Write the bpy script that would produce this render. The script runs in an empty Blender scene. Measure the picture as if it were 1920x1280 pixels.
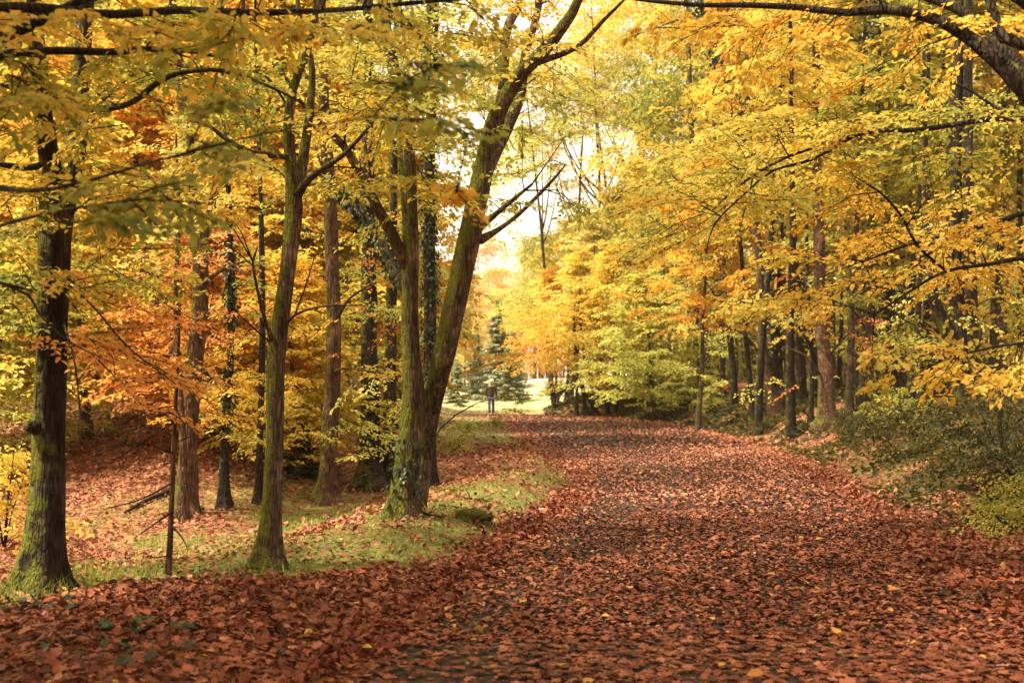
import bpy, math, random
import numpy as np
from mathutils import Vector

# ------------------------------------------------------------------ camera, light, exposure
sc = bpy.context.scene
COL = sc.collection
F = 2133.0            # focal length in pixels of the 1920 px wide photograph
CH = 1.6              # eye height
PITCH = math.atan(80.0 / F)
cam = bpy.data.cameras.new('camera'); camo = bpy.data.objects.new('camera', cam); COL.objects.link(camo)
cam.sensor_width = 36.0; cam.lens = 36.0 * F / 1920.0
cam.clip_start = 0.05; cam.clip_end = 900
camo.location = (0, 0, CH); camo.rotation_euler = (math.pi / 2 + PITCH, 0, 0)
cam.dof.use_dof = True; cam.dof.focus_distance = 13.0; cam.dof.aperture_fstop = 2.4
sc.camera = camo

SUN_EL, SUN_AZ = math.radians(60), math.radians(-108)      # azimuth measured from +Y towards +X
world = bpy.data.worlds.new('World'); sc.world = world; world.use_nodes = True
wn = world.node_tree; wn.nodes.clear()
sky = wn.nodes.new('ShaderNodeTexSky'); sky.sky_type = 'NISHITA'; sky.sun_disc = False
sky.sun_elevation = SUN_EL; sky.sun_rotation = SUN_AZ; sky.dust_density = 3.0; sky.air_density = 1.0
mixn = wn.nodes.new('ShaderNodeMix'); mixn.data_type = 'RGBA'
mixn.inputs['Factor'].default_value = 0.9                  # a closed, bright, warm white cloud cover over the clear sky
mixn.inputs['B'].default_value = (12.8, 10.7, 8.2, 1)
bgn = wn.nodes.new('ShaderNodeBackground'); bgn.inputs['Strength'].default_value = 0.052
won = wn.nodes.new('ShaderNodeOutputWorld')
wn.links.new(sky.outputs['Color'], mixn.inputs['A']); wn.links.new(mixn.outputs['Result'], bgn.inputs['Color'])
wn.links.new(bgn.outputs['Background'], won.inputs['Surface'])
sl = bpy.data.lights.new('sun', 'SUN'); sl.energy = 4.2; sl.angle = math.radians(5); sl.color = (1.0, 0.86, 0.64)
so = bpy.data.objects.new('sun', sl); COL.objects.link(so)
sdir = Vector((math.sin(SUN_AZ) * math.cos(SUN_EL), math.cos(SUN_AZ) * math.cos(SUN_EL), math.sin(SUN_EL)))
so.rotation_euler = sdir.to_track_quat('Z', 'Y').to_euler(); so.location = (0, 0, 60)
vs = sc.view_settings; vs.view_transform = 'Standard'; vs.look = 'None'; vs.gamma = 1.0; vs.use_curve_mapping = False
vs.exposure = 1.65
sc.render.engine = 'CYCLES'
cy = sc.cycles
cy.max_bounces = 7; cy.diffuse_bounces = 4; cy.glossy_bounces = 2; cy.transmission_bounces = 5; cy.transparent_max_bounces = 4
cy.use_denoising = True
cy.sample_clamp_indirect = 6.0
cy.caustics_reflective = False; cy.caustics_refractive = False

# ------------------------------------------------------------------ numeric helpers
RS = np.random.RandomState
def vnoise(x, y, seed=0):
    """smooth value noise, -1..1"""
    x = np.asarray(x, float); y = np.asarray(y, float)
    xi = np.floor(x).astype(np.int64); yi = np.floor(y).astype(np.int64)
    fx = x - xi; fy = y - yi; fx = fx * fx * (3 - 2 * fx); fy = fy * fy * (3 - 2 * fy)
    def h(a, b):
        n = (a * 374761393 + b * 668265263 + seed * 982451653) & 0x7fffffff
        n = ((n ^ (n >> 13)) * 1274126177) & 0x7fffffff
        n = n ^ (n >> 16)
        return (n % 10007) / 5003.5 - 1
    return (h(xi, yi) * (1 - fx) + h(xi + 1, yi) * fx) * (1 - fy) + (h(xi, yi + 1) * (1 - fx) + h(xi + 1, yi + 1) * fx) * fy
def fbm(x, y, seed=0, o=3):
    s = 0; a = 1.0; t = 0
    for i in range(o):
        s = s + a * vnoise(x * 2 ** i, y * 2 ** i, seed + i * 17); t += a; a *= 0.5
    return s / t
def sstep(a, b, x):
    t = np.clip((np.asarray(x, float) - a) / (b - a), 0, 1); return t * t * (3 - 2 * t)
def nrm(v):
    return v / np.maximum(np.linalg.norm(v, axis=-1, keepdims=True), 1e-9)
UP = np.array((0, 0, 1.0))

# path edges: Y, left X, right X
EY = np.array([-30, 0, 6.1, 9.2, 12.9, 16.5, 19, 24, 31, 40, 49, 55, 59, 63, 70, 90])
EL = np.array([-2.6, -2.0, -1.05, -0.48, 0.36, 1.0, 1.3, 1.2, 0.75, 0.35, 0.0, -0.9, -3.0, -7.0, -16, -40])
ER = np.array([2.2, 2.6, 3.3, 3.75, 4.35, 4.9, 5.3, 5.9, 6.4, 6.5, 5.9, 4.6, 1.2, -2.0, -11, -35])
def xl(y): return np.interp(y, EY, EL)
def xr(y): return np.interp(y, EY, ER)
def height(X, Y):
    X = np.asarray(X, float); Y = np.asarray(Y, float)
    near = 1 - sstep(50, 58, Y)
    dl = xl(np.minimum(Y, 52)) - X; dr = X - xr(np.minimum(Y, 59.3))
    # right bank, holding on past the bend
    bank = (0.95 * sstep(0.3, 3.4, dr) + 0.10 * np.maximum(0, dr - 2.6)) * (1 - 0.75 * sstep(62, 75, Y) * (1 - sstep(8, 16, dr)))
    bank = np.minimum(bank, 7)
    # left: leaf mound in front, hollow behind it, hillside further back
    mound = 0.08 * sstep(0.1, 1.2, dl) * (1 - sstep(8.4, 9.8, Y))
    hump = 0.24 * sstep(0.1, 1.1, dl) * (1 - sstep(2.4, 4.5, dl)) * sstep(9, 12, Y) * (1 - sstep(22, 34, Y))
    hollow = -0.42 * sstep(0.9, 3.4, dl) * sstep(9.2, 12, Y) * (1 - sstep(17, 27, Y))
    hy = Y - 16.5 - 0.9 * np.maximum(0, X + 4)
    hill = 0.23 * np.log1p(np.exp(np.clip(hy / 1.5, -30, 30))) * 1.5 * sstep(2.0, 7.0 + 0.27 * np.maximum(0, Y - 22), dl)
    hill = np.where(hill > 9, 9 + 2 * np.tanh((hill - 9) / 2), hill)
    hill = hill * (1 - 0.9 * sstep(58, 75, Y) * sstep(-26, -12, X))
    mead = sstep(75, 160, Y) * 2.2
    bump = 0.05 * fbm(X * 0.55, Y * 0.55, 5) * (sstep(0.2, 1.0, dl) + sstep(0.2, 1.0, dr)) + 0.012 * fbm(X * 0.8, Y * 0.8, 9)
    bump = bump + 0.25 * fbm(X * 0.13, Y * 0.13, 21) * (sstep(3, 9, dl) + sstep(4, 9, dr))
    return bank + mound + hump + hollow + hill + mead + bump
def hz(x, y): return float(height(x, y))

def ray(px, py):
    d = np.array([(px - 960) / F, math.cos(PITCH) - (640 - py) / F * math.sin(PITCH), math.sin(PITCH) + (640 - py) / F * math.cos(PITCH)])
    return d / d[1]
def P(px, py, Y):
    return np.array((0, 0, CH)) + ray(px, py) * Y
def ground_at(px, py, y0=4.0, y1=140.0):
    d = ray(px, py); ys = np.geomspace(y0, y1, 900)
    z = CH + d[2] * ys; g = height(d[0] * ys, ys); i = np.argmax(z < g)
    if not (z < g).any(): i = len(ys) - 1
    return np.array((d[0] * ys[i], ys[i], g[i]))

# ------------------------------------------------------------------ mesh helpers
class MB:
    """collects vertices and faces (triangles / quads) with one value per face"""
    def __init__(s): s.v = []; s.t = []; s.q = []; s.tv = []; s.qv = []; s.n = 0
    def add(s, v, tris=None, quads=None, tone=None):
        v = np.asarray(v, float).reshape(-1, 3); s.v.append(v)
        if tris is not None and len(tris):
            f = np.asarray(tris, np.int64); s.t.append(f + s.n); s.tv.append(np.zeros(len(f)) if tone is None else np.broadcast_to(tone, (len(f),)))
        if quads is not None and len(quads):
            f = np.asarray(quads, np.int64); s.q.append(f + s.n); s.qv.append(np.zeros(len(f)) if tone is None else np.broadcast_to(tone, (len(f),)))
        s.n += len(v)
    def mesh(s, name, mat, smooth=False):
        me = bpy.data.meshes.new(name)
        v = np.concatenate(s.v) if s.v else np.zeros((0, 3))
        t = np.concatenate(s.t) if s.t else np.zeros((0, 3), np.int64); q = np.concatenate(s.q) if s.q else np.zeros((0, 4), np.int64)
        me.vertices.add(len(v)); me.vertices.foreach_set('co', v.astype(np.float32).ravel())
        nl = t.size + q.size; me.loops.add(nl); me.polygons.add(len(t) + len(q))
        me.loops.foreach_set('vertex_index', np.concatenate([t.ravel(), q.ravel()]).astype(np.int32))
        st = np.concatenate([np.arange(len(t)) * 3, t.size + np.arange(len(q)) * 4]).astype(np.int32)
        me.polygons.foreach_set('loop_start', st)
        if smooth: me.polygons.foreach_set('use_smooth', np.ones(len(t) + len(q), bool))
        tv = np.concatenate(s.tv + s.qv) if (s.tv or s.qv) else np.zeros(0)
        a = me.attributes.new('tone', 'FLOAT', 'FACE'); a.data.foreach_set('value', tv.astype(np.float32))
        me.materials.append(mat); me.update(calc_edges=True); me.validate()
        return me
def link(name, data, parent=None, loc=None):
    o = bpy.data.objects.new(name, data); COL.objects.link(o)
    if parent is not None: o.parent = parent
    if loc is not None: o.location = loc
    return o
def tag(o, label=None, cat=None, group=None, kind=None):
    if label: o['label'] = label
    if cat: o['category'] = cat
    if group: o['group'] = group
    if kind: o['kind'] = kind
    return o
def thing(name, label, cat, loc=(0, 0, 0), rz=0.0, group=None):
    o = bpy.data.objects.new(name, None); COL.objects.link(o); o.location = loc; o.rotation_euler = (0, 0, rz)
    o.empty_display_size = 0.2
    return tag(o, label, cat, group)
def smooth_line(pts, step=0.2):
    """Catmull-Rom resampling of rows (x, y, z, r)"""
    p = np.asarray(pts, float)
    if len(p) < 2: return p
    q = np.vstack([2 * p[0] - p[1], p, 2 * p[-1] - p[-2]]); out = []
    for i in range(1, len(q) - 2):
        L = np.linalg.norm(q[i + 1][:3] - q[i][:3]); n = max(1, int(L / step))
        t = (np.arange(n) / n)[:, None]
        a, b, c, d = q[i - 1], q[i], q[i + 1], q[i + 2]
        out.append(0.5 * ((2 * b) + (c - a) * t + (2 * a - 5 * b + 4 * c - d) * t ** 2 + (3 * b - a - 3 * c + d) * t ** 3))
    out.append(p[-1:]); r = np.vstack(out); r[:, 3] = np.maximum(r[:, 3], 0.0015)
    return r
def tube(mb, line, n=8, rough=0.0, seed=0, flare=0.0, lobes=5, tone=0.0, h0=None):
    """closed tube round rows (x, y, z, r)"""
    L = np.asarray(line, float); m = len(L)
    if m < 2: return
    p = L[:, :3]; r = L[:, 3]
    tan = nrm(np.gradient(p, axis=0))
    ref = np.where(np.abs(tan[:, 2:3]) > 0.9, np.array([[1.0, 0, 0]]), np.array([[0, 0, 1.0]]))
    b = nrm(np.cross(tan, ref))
    for i in range(1, m):                                   # keep the frame from twisting
        v = b[i - 1] - tan[i] * np.dot(b[i - 1], tan[i]); k = np.linalg.norm(v); b[i] = v / k if k > 1e-6 else b[i]
    c = np.cross(tan, b)
    an = np.arange(n) / n * 2 * math.pi
    R = np.repeat(r[:, None], n, 1)
    if rough:
        s = np.concatenate([[0], np.cumsum(np.linalg.norm(np.diff(p, axis=0), axis=1))])
        A, S = np.meshgrid(an, s)
        R = R * (1 + rough * fbm(np.cos(A) * 1.3 + seed * 7.1, np.sin(A) * 1.3 + S * 1.2, seed, 2) + 0.6 * rough * vnoise(A * 3.8 + seed, S * 2.2, seed + 3))
    if flare:
        hh = np.maximum(0, p[:, 2] - (p[0, 2] if h0 is None else h0))[:, None]
        R = R * (1 + flare * np.exp(-hh / 0.22) * (1 + 0.45 * np.cos(lobes * an[None, :] + seed)) + 0.12 * np.exp(-hh / 0.9))
    v = p[:, None, :] + R[:, :, None] * (np.cos(an)[None, :, None] * b[:, None, :] + np.sin(an)[None, :, None] * c[:, None, :])
    i, j = np.meshgrid(np.arange(m - 1), np.arange(n), indexing='ij'); j2 = (j + 1) % n
    q = np.stack([i * n + j, i * n + j2, (i + 1) * n + j2, (i + 1) * n + j], -1).reshape(-1, 4)
    k = np.arange(1, n - 1); last = (m - 1) * n
    caps = np.vstack([np.stack([0 * k, k + 1, k], 1), np.stack([last + 0 * k, last + k, last + k + 1], 1)])
    mb.add(v.reshape(-1, 3), caps, q, tone)

def leaves(mb, pos, ax, nor, ln, wd, tone, hexa=False, fold=0.18):
    """leaf blades: base pos, axis, normal (all N x 3)"""
    N = len(pos)
    if N == 0: return
    ax = nrm(ax); sd = nrm(np.cross(nor, ax)); nn = np.cross(ax, sd)
    ln = np.broadcast_to(ln, (N,))[:, None]; wd = np.broadcast_to(wd, (N,))[:, None]
    tip = pos + ax * ln - nn * ln * 0.12
    k = np.arange(N)[:, None]
    if not hexa:
        l = pos + ax * ln * 0.45 + sd * wd * 0.5 + nn * wd * fold; r = pos + ax * ln * 0.45 - sd * wd * 0.5 + nn * wd * fold
        v = np.stack([pos, r, tip, l], 1).reshape(-1, 3)
        f = np.stack([np.hstack([k * 4, k * 4 + 1, k * 4 + 2]), np.hstack([k * 4, k * 4 + 2, k * 4 + 3])], 1).reshape(-1, 3)
        mb.add(v, f, None, np.repeat(tone, 2))
    else:
        def pt(a, w, s): return pos + ax * ln * a + sd * wd * w * s + nn * (wd * fold * w * 2 - ln * 0.12 * a * a)
        v = np.stack([pos, pt(.25, .42, -1), pt(.6, .46, -1), tip, pt(.6, .46, 1), pt(.25, .42, 1)], 1).reshape(-1, 3)
        f = np.stack([np.hstack([k * 6, k * 6 + 1, k * 6 + 2, k * 6 + 3]), np.hstack([k * 6, k * 6 + 3, k * 6 + 4, k * 6 + 5])], 1).reshape(-1, 4)
        mb.add(v, None, f, np.repeat(tone, 2))

# ------------------------------------------------------------------ materials
def new_mat(name):
    m = bpy.data.materials.new(name); m.use_nodes = True; m.node_tree.nodes.clear(); return m, m.node_tree
def N(nt, t, **kw):
    n = nt.nodes.new(t)
    for k, v in kw.items(): setattr(n, k, v)
    return n
def mix(nt, fac, a, b, blend='MIX'):
    n = N(nt, 'ShaderNodeMix', data_type='RGBA', blend_type=blend)
    for key, v in (('Factor', fac), ('A', a), ('B', b)):
        s = n.inputs[key]
        if isinstance(v, bpy.types.NodeSocket): nt.links.new(v, s)
        elif key == 'Factor': s.default_value = v
        else: s.default_value = (*v, 1)
    return n.outputs['Result']
def ramp(nt, src, stops, interp='LINEAR'):
    n = N(nt, 'ShaderNodeValToRGB'); n.color_ramp.interpolation = interp
    e = n.color_ramp.elements
    while len(e) < len(stops): e.new(0.5)
    for el, (p, c) in zip(e, stops): el.position = p; el.color = (*c, 1) if len(c) == 3 else c
    nt.links.new(src, n.inputs[0]); return n.outputs['Color']
def noise(nt, vec, scale, detail=4, rough=0.6):
    n = N(nt, 'ShaderNodeTexNoise'); n.inputs['Scale'].default_value = scale; n.inputs['Detail'].default_value = detail; n.inputs['Roughness'].default_value = rough
    if vec is not None: nt.links.new(vec, n.inputs['Vector'])
    return n.outputs['Fac']
def mapping(nt, vec, scale):
    n = N(nt, 'ShaderNodeMapping'); n.inputs['Scale'].default_value = scale; nt.links.new(vec, n.inputs['Vector']); return n.outputs['Vector']
def bump(nt, h, strength, dist):
    n = N(nt, 'ShaderNodeBump'); n.inputs['Strength'].default_value = strength; n.inputs['Distance'].default_value = dist
    nt.links.new(h, n.inputs['Height']); return n.outputs['Normal']
def mathn(nt, op, a, b=None, clamp=False):
    n = N(nt, 'ShaderNodeMath', operation=op, use_clamp=clamp)
    for i, v in enumerate((a, b)):
        if v is None: continue
        if isinstance(v, bpy.types.NodeSocket): nt.links.new(v, n.inputs[i])
        else: n.inputs[i].default_value = v
    return n.outputs[0]
def attr(nt, name, typ='GEOMETRY'):
    n = N(nt, 'ShaderNodeAttribute', attribute_name=name, attribute_type=typ); return n
def out(nt, sh):
    o = N(nt, 'ShaderNodeOutputMaterial'); nt.links.new(sh, o.inputs['Surface'])

def leaf_material(name, trans=0.5, rough=0.5):
    """three leaf colours come from the object, the tone of each blade picks between them"""
    m, nt = new_mat(name)
    t = attr(nt, 'tone').outputs['Fac']
    a = attr(nt, 'leaf_a', 'OBJECT').outputs['Color']; b = attr(nt, 'leaf_b', 'OBJECT').outputs['Color']; c = attr(nt, 'leaf_c', 'OBJECT').outputs['Color']
    g = N(nt, 'ShaderNodeNewGeometry').outputs['Position']
    t = mathn(nt, 'ADD', t, mathn(nt, 'MULTIPLY', mathn(nt, 'SUBTRACT', noise(nt, g, 0.9, 2), 0.5), 0.5))
    lo = mathn(nt, 'MULTIPLY', t, 2.0, True); hi = mathn(nt, 'SUBTRACT', mathn(nt, 'MULTIPLY', t, 2.0), 1.0, True)
    col = mix(nt, hi, mix(nt, lo, a, b), c)
    spots = ramp(nt, noise(nt, g, 38, 2), [(0.60, (1, 1, 1)), (0.74, (0.45, 0.30, 0.20))])
    col = mix(nt, 0.8, col, spots, 'MULTIPLY')
    d = N(nt, 'ShaderNodeBsdfPrincipled'); nt.links.new(col, d.inputs['Base Color']); d.inputs['Roughness'].default_value = rough
    d.inputs['Specular IOR Level'].default_value = 0.25
    tr = N(nt, 'ShaderNodeBsdfTranslucent'); nt.links.new(col, tr.inputs['Color'])
    mx = N(nt, 'ShaderNodeMixShader'); mx.inputs[0].default_value = trans
    nt.links.new(d.outputs[0], mx.inputs[1]); nt.links.new(tr.outputs[0], mx.inputs[2]); out(nt, mx.outputs[0]); return m
M_LEAF = leaf_material('autumn_leaf', 0.5)
M_IVY = leaf_material('ivy_leaf', 0.15, 0.4)
M_LITTER = leaf_material('dead_leaf', 0.06, 0.55)
M_GRASS = leaf_material('grass_blade', 0.3, 0.5)

def bark_material(name, dark, light, moss_col, lichen=0.3):
    m, nt = new_mat(name)
    co = N(nt, 'ShaderNodeTexCoord').outputs['Object']
    st = mapping(nt, co, (1, 1, 0.22))
    n1 = noise(nt, st, 26, 6, 0.65); n2 = noise(nt, co, 3.2, 5); n3 = noise(nt, co, 45, 3)
    v = N(nt, 'ShaderNodeTexVoronoi', feature='DISTANCE_TO_EDGE'); v.inputs['Scale'].default_value = 34; nt.links.new(mapping(nt, co, (1, 1, 0.16)), v.inputs['Vector'])
    crack = ramp(nt, v.outputs['Distance'], [(0.0, (0.1, 0.1, 0.1)), (0.22, (1, 1, 1))])
    col = mix(nt, ramp(nt, n1, [(0.36, (0, 0, 0)), (0.64, (1, 1, 1))]), dark, light)
    col = mix(nt, ramp(nt, n2, [(0.52, (0, 0, 0)), (0.68, (1, 1, 1))]), col, tuple(min(1, c * 1.6 + 0.03) for c in light))
    col = mix(nt, 0.55, col, crack, 'MULTIPLY')
    # moss sits on the damp side and on top of limbs
    nor = N(nt, 'ShaderNodeNewGeometry').outputs['Normal']; sx = N(nt, 'ShaderNodeSeparateXYZ'); nt.links.new(nor, sx.inputs[0])
    side = mathn(nt, 'ADD', mathn(nt, 'MULTIPLY', sx.outputs['X'], -0.42), mathn(nt, 'MULTIPLY', sx.outputs['Z'], 0.35))
    amt = attr(nt, 'moss', 'OBJECT').outputs['Fac']
    ms = mathn(nt, 'ADD', mathn(nt, 'ADD', side, mathn(nt, 'MULTIPLY', mathn(nt, 'SUBTRACT', noise(nt, co, 5.5, 5, 0.7), 0.5), 2.2)), mathn(nt, 'SUBTRACT', amt, 0.62))
    mf = mathn(nt, 'MULTIPLY', ms, 3.0, True)
    mc = mix(nt, n3, tuple(c * 0.55 for c in moss_col), tuple(c * 1.45 for c in moss_col))
    col = mix(nt, mf, col, mc)
    hgt = mathn(nt, 'ADD', mathn(nt, 'MULTIPLY', n1, 0.7), mathn(nt, 'MULTIPLY', crack, 0.6)); hgt = mathn(nt, 'ADD', hgt, mathn(nt, 'MULTIPLY', mathn(nt, 'MULTIPLY', mf, n3), 0.9))
    d = N(nt, 'ShaderNodeBsdfPrincipled'); nt.links.new(col, d.inputs['Base Color']); d.inputs['Roughness'].default_value = 0.85; d.inputs['Specular IOR Level'].default_value = 0.2
    nt.links.new(bump(nt, hgt, 1.0, 0.035), d.inputs['Normal']); out(nt, d.outputs[0]); return m
MOSS = (0.135, 0.14, 0.016)
M_BARK = bark_material('grey_brown_bark', (0.040, 0.026, 0.017), (0.17, 0.115, 0.075), MOSS)
M_BARK_DARK = bark_material('dark_bark', (0.012, 0.008, 0.0055), (0.050, 0.033, 0.021), MOSS)
M_BARK_RED = bark_material('reddish_bark', (0.050, 0.025, 0.014), (0.19, 0.10, 0.06), MOSS)
M_TWIG = bark_material('twig_bark', (0.014, 0.009, 0.006), (0.055, 0.036, 0.024), MOSS)

# leaf colours (a, b, c): tone 0 -> a, 0.5 -> b, 1 -> c
GREEN = (0.15, 0.20, 0.035); OLIVE = (0.34, 0.36, 0.06); CHART = (0.54, 0.54, 0.13); YEL = (0.76, 0.57, 0.09); GOLD = (0.75, 0.44, 0.055)
ORANGE = (0.66, 0.26, 0.04); RUST = (0.36, 0.10, 0.03); PALE = (0.66, 0.55, 0.20); PINK = (0.55, 0.26, 0.12); DKGREEN = (0.028, 0.05, 0.02)
SETS = {
    'yellow': (CHART, YEL, GOLD), 'lime': (OLIVE, CHART, YEL), 'gold': (YEL, GOLD, ORANGE), 'orange': (YEL, (0.74, 0.38, 0.06), ORANGE), 'olive': (GREEN, OLIVE, YEL),
    'salmon': ((0.76, 0.44, 0.07), (0.70, 0.30, 0.08), (0.56, 0.18, 0.06)),
    'mixed': (OLIVE, YEL, (0.72, 0.34, 0.05)), 'pale': (CHART, PALE, YEL), 'rust': (GOLD, (0.52, 0.19, 0.06), RUST), 'pink': (PALE, (0.66, 0.38, 0.17), ORANGE), 'green': (DKGREEN, GREEN, OLIVE),
    'ivy': ((0.015, 0.028, 0.012), (0.03, 0.055, 0.022), (0.07, 0.10, 0.04)), 'spruce': ((0.22, 0.25, 0.14), (0.38, 0.42, 0.24), (0.52, 0.54, 0.34)),
    'litter': ((0.050, 0.016, 0.009), (0.20, 0.055, 0.026), (0.40, 0.138, 0.068)), 'grass': ((0.12, 0.17, 0.03), (0.27, 0.33, 0.06), (0.48, 0.46, 0.14)),
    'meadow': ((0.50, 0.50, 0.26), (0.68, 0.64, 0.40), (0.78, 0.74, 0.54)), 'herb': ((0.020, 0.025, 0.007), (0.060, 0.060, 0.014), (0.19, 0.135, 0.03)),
}
def hue(o, s):
    a, b, c = SETS[s] if isinstance(s, str) else s
    o['leaf_a'] = a; o['leaf_b'] = b; o['leaf_c'] = c; return o

# ------------------------------------------------------------------ setting: ground, path, meadow, backdrop hills
def grid_mesh(name, X, Y, Z, mat, attrs):
    ny, nx = X.shape; mb = MB(); i, j = np.meshgrid(np.arange(ny - 1), np.arange(nx - 1), indexing='ij'); b = i * nx + j
    mb.add(np.stack([X, Y, Z], -1).reshape(-1, 3), None, np.stack([b, b + 1, b + nx + 1, b + nx], -1).reshape(-1, 4))
    me = mb.mesh(name, mat, True)
    for k, val in attrs.items():
        a = me.attributes.new(k, 'FLOAT', 'POINT'); a.data.foreach_set('value', np.asarray(val, np.float32).ravel())
    return me
def grass_amount(X, Y):
    """0..1: where the verge and the hollow carry grass"""
    dl = xl(Y) - X; dr = X - xr(Y); gb = np.interp(X, [-6, -3.6, -3.3, -3.0, -1.7, -1.2, -0.3, 0.4], [7.2, 7.3, 7.6, 8.8, 9.0, 9.8, 10.4, 10.9])
    v = sstep(0.18, 0.42, dl + 0.12 * fbm(X * 1.6, Y * 1.6, 3)) * sstep(-0.15, 0.25, Y - gb + 0.35 * fbm(X * 1.1, Y * 1.1, 31)) * (1 - sstep(15, 24, Y + 0.9 * np.maximum(0, -X - 3)))
    v = v * 1.0
    v = v * np.clip(0.42 + 0.5 * np.exp(-((Y - gb - 0.5) / 0.9) ** 2) + 0.85 * fbm(X * 0.7, Y * 0.7, 41) + 0.4 * (1 - sstep(0.6, 2.2, dl)) * sstep(10, 12, Y), 0, 1)
    far = sstep(0.2, 0.9, dl) * sstep(24, 30, Y) * (1 - sstep(3, 6, dl)) * np.clip(0.75 + 0.6 * fbm(X * 0.5, Y * 0.5, 52), 0, 1)
    rb = sstep(0.25, 0.8, dr + 0.2 * fbm(X * 0.9, Y * 0.9, 33)) * (1 - sstep(3.0, 5.5, dr)) * np.clip(0.55 + 0.7 * fbm(X * 0.6, Y * 0.6, 51), 0, 1) * (1 - sstep(60, 63, Y)) * (0.2 + 0.5 * sstep(12, 19, Y))
    return np.clip(v + far + rb, 0, 1)
def axis(lo, hi, n, c, p):
    u = np.linspace(-1, 1, n); s = np.sinh(u * p) / math.sinh(p)
    return np.where(s < 0, c + s * (c - lo), c + s * (hi - c))
xs = axis(-160, 160, 230, 0.5, 4.6); ys = np.concatenate([np.linspace(-25, 3, 20), np.geomspace(3.3, 420, 210)])
GX, GY = np.meshgrid(xs, ys); GZ = height(GX, GY)
m, nt = new_mat('forest_floor')
co = N(nt, 'ShaderNodeNewGeometry').outputs['Position']
va = N(nt, 'ShaderNodeTexVoronoi'); va.inputs['Scale'].default_value = 13; nt.links.new(co, va.inputs['Vector'])
sc_ = N(nt, 'ShaderNodeSeparateColor'); nt.links.new(va.outputs['Color'], sc_.inputs[0])
leafc = ramp(nt, sc_.outputs[0], [(0.0, (0.06, 0.022, 0.012)), (0.3, (0.16, 0.052, 0.024)), (0.6, (0.27, 0.10, 0.045)), (0.85, (0.38, 0.17, 0.08)), (1.0, (0.48, 0.27, 0.10))])
leafc = mix(nt, mathn(nt, 'MULTIPLY', noise(nt, co, 0.9, 4), 0.6), leafc, (0.06, 0.026, 0.015))
gr = mix(nt, noise(nt, co, 7, 5), (0.05, 0.06, 0.016), (0.24, 0.24, 0.065))
ga = attr(nt, 'grass').outputs['Fac']; gf = mathn(nt, 'MULTIPLY', mathn(nt, 'ADD', ga, mathn(nt, 'MULTIPLY', mathn(nt, 'SUBTRACT', noise(nt, co, 5, 4), 0.66), 1.5)), 1.6, True)
gcol = mix(nt, gf, leafc, gr)
d = N(nt, 'ShaderNodeBsdfPrincipled'); nt.links.new(gcol, d.inputs['Base Color']); d.inputs['Roughness'].default_value = 0.8; d.inputs['Specular IOR Level'].default_value = 0.2
nt.links.new(bump(nt, va.outputs['Distance'], 0.8, 0.03), d.inputs['Normal']); out(nt, d.outputs[0]); M_FLOOR = m
tag(link('ground', grid_mesh('ground', GX, GY, GZ, M_FLOOR, {'grass': grass_amount(GX, GY)})), kind='structure')

m, nt = new_mat('old_asphalt')
co = N(nt, 'ShaderNodeNewGeometry').outputs['Position']
c1 = mix(nt, noise(nt, co, 140, 3, 0.7), (0.012, 0.009, 0.007), (0.040, 0.028, 0.021)); c1 = mix(nt, mathn(nt, 'MULTIPLY', noise(nt, co, 0.7, 4), 0.7), c1, (0.055, 0.030, 0.020))
d = N(nt, 'ShaderNodeBsdfPrincipled'); nt.links.new(c1, d.inputs['Base Color']); nt.links.new(ramp(nt, noise(nt, co, 1.3, 4), [(0.3, (0.6,) * 3), (0.7, (0.9,) * 3)]), d.inputs['Roughness']); d.inputs['Specular IOR Level'].default_value = 0.25
nt.links.new(bump(nt, noise(nt, co, 170, 2), 0.5, 0.006), d.inputs['Normal']); out(nt, d.outputs[0]); M_PATH = m
py_ = np.concatenate([np.linspace(-20, 3, 16), np.geomspace(3.3, 57, 150), np.linspace(58, 72, 20)])
u = np.linspace(0, 1, 19)[None, :]; PYY = np.repeat(py_[:, None], 19, 1)
wob = 0.08 * fbm(py_ * 1.1, py_ * 0 + 3.3, 61)[:, None]
PX = (xl(py_)[:, None] + wob) * (1 - u) + (xr(py_)[:, None] - wob) * u
camber = 0.035 * (1 - (2 * u - 1) ** 2) + 0.006
PZ = height(PX, PYY) + camber; PZ[:, 0] -= 0.05; PZ[:, -1] -= 0.05
tag(link('path', grid_mesh('path', PX, PYY, PZ, M_PATH, {})), kind='structure')

m, nt = new_mat('dry_meadow')
co = N(nt, 'ShaderNodeNewGeometry').outputs['Position']
c1 = mix(nt, noise(nt, co, 2.5, 6, 0.7), (0.50, 0.50, 0.28), (0.72, 0.68, 0.48)); c1 = mix(nt, ramp(nt, noise(nt, co, 0.25, 4), [(0.45, (0, 0, 0)), (0.7, (0.7,) * 3)]), c1, (0.66, 0.58, 0.36))
d = N(nt, 'ShaderNodeBsdfPrincipled'); nt.links.new(c1, d.inputs['Base Color']); d.inputs['Roughness'].default_value = 0.9
nt.links.new(bump(nt, noise(nt, co, 14, 5), 0.8, 0.08), d.inputs['Normal']); out(nt, d.outputs[0]); M_MEADOW = m
mx_ = np.linspace(-1, 1, 60)[None, :]; my = np.geomspace(58.5, 150, 60)[:, None]
ML = np.interp(my, [58.5, 63, 80, 100, 150], [-3.5, -10, -18, -24, -30]); MR = np.interp(my, [58.5, 61, 64, 75, 100, 150], [1.3, 2.0, 4.0, 9.0, 13, 16])
MX = (ML + MR) / 2 + (MR - ML) / 2 * mx_; MY = my + 0 * mx_; MX = MX + 0.5 * fbm(MX * 0.5, MY * 0.5, 71) * (np.abs(mx_) > 0.97)
MZ = height(MX, MY) + 0.012
tag(link('meadow', grid_mesh('meadow', MX, MY, MZ, M_MEADOW, {})), kind='structure')

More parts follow.
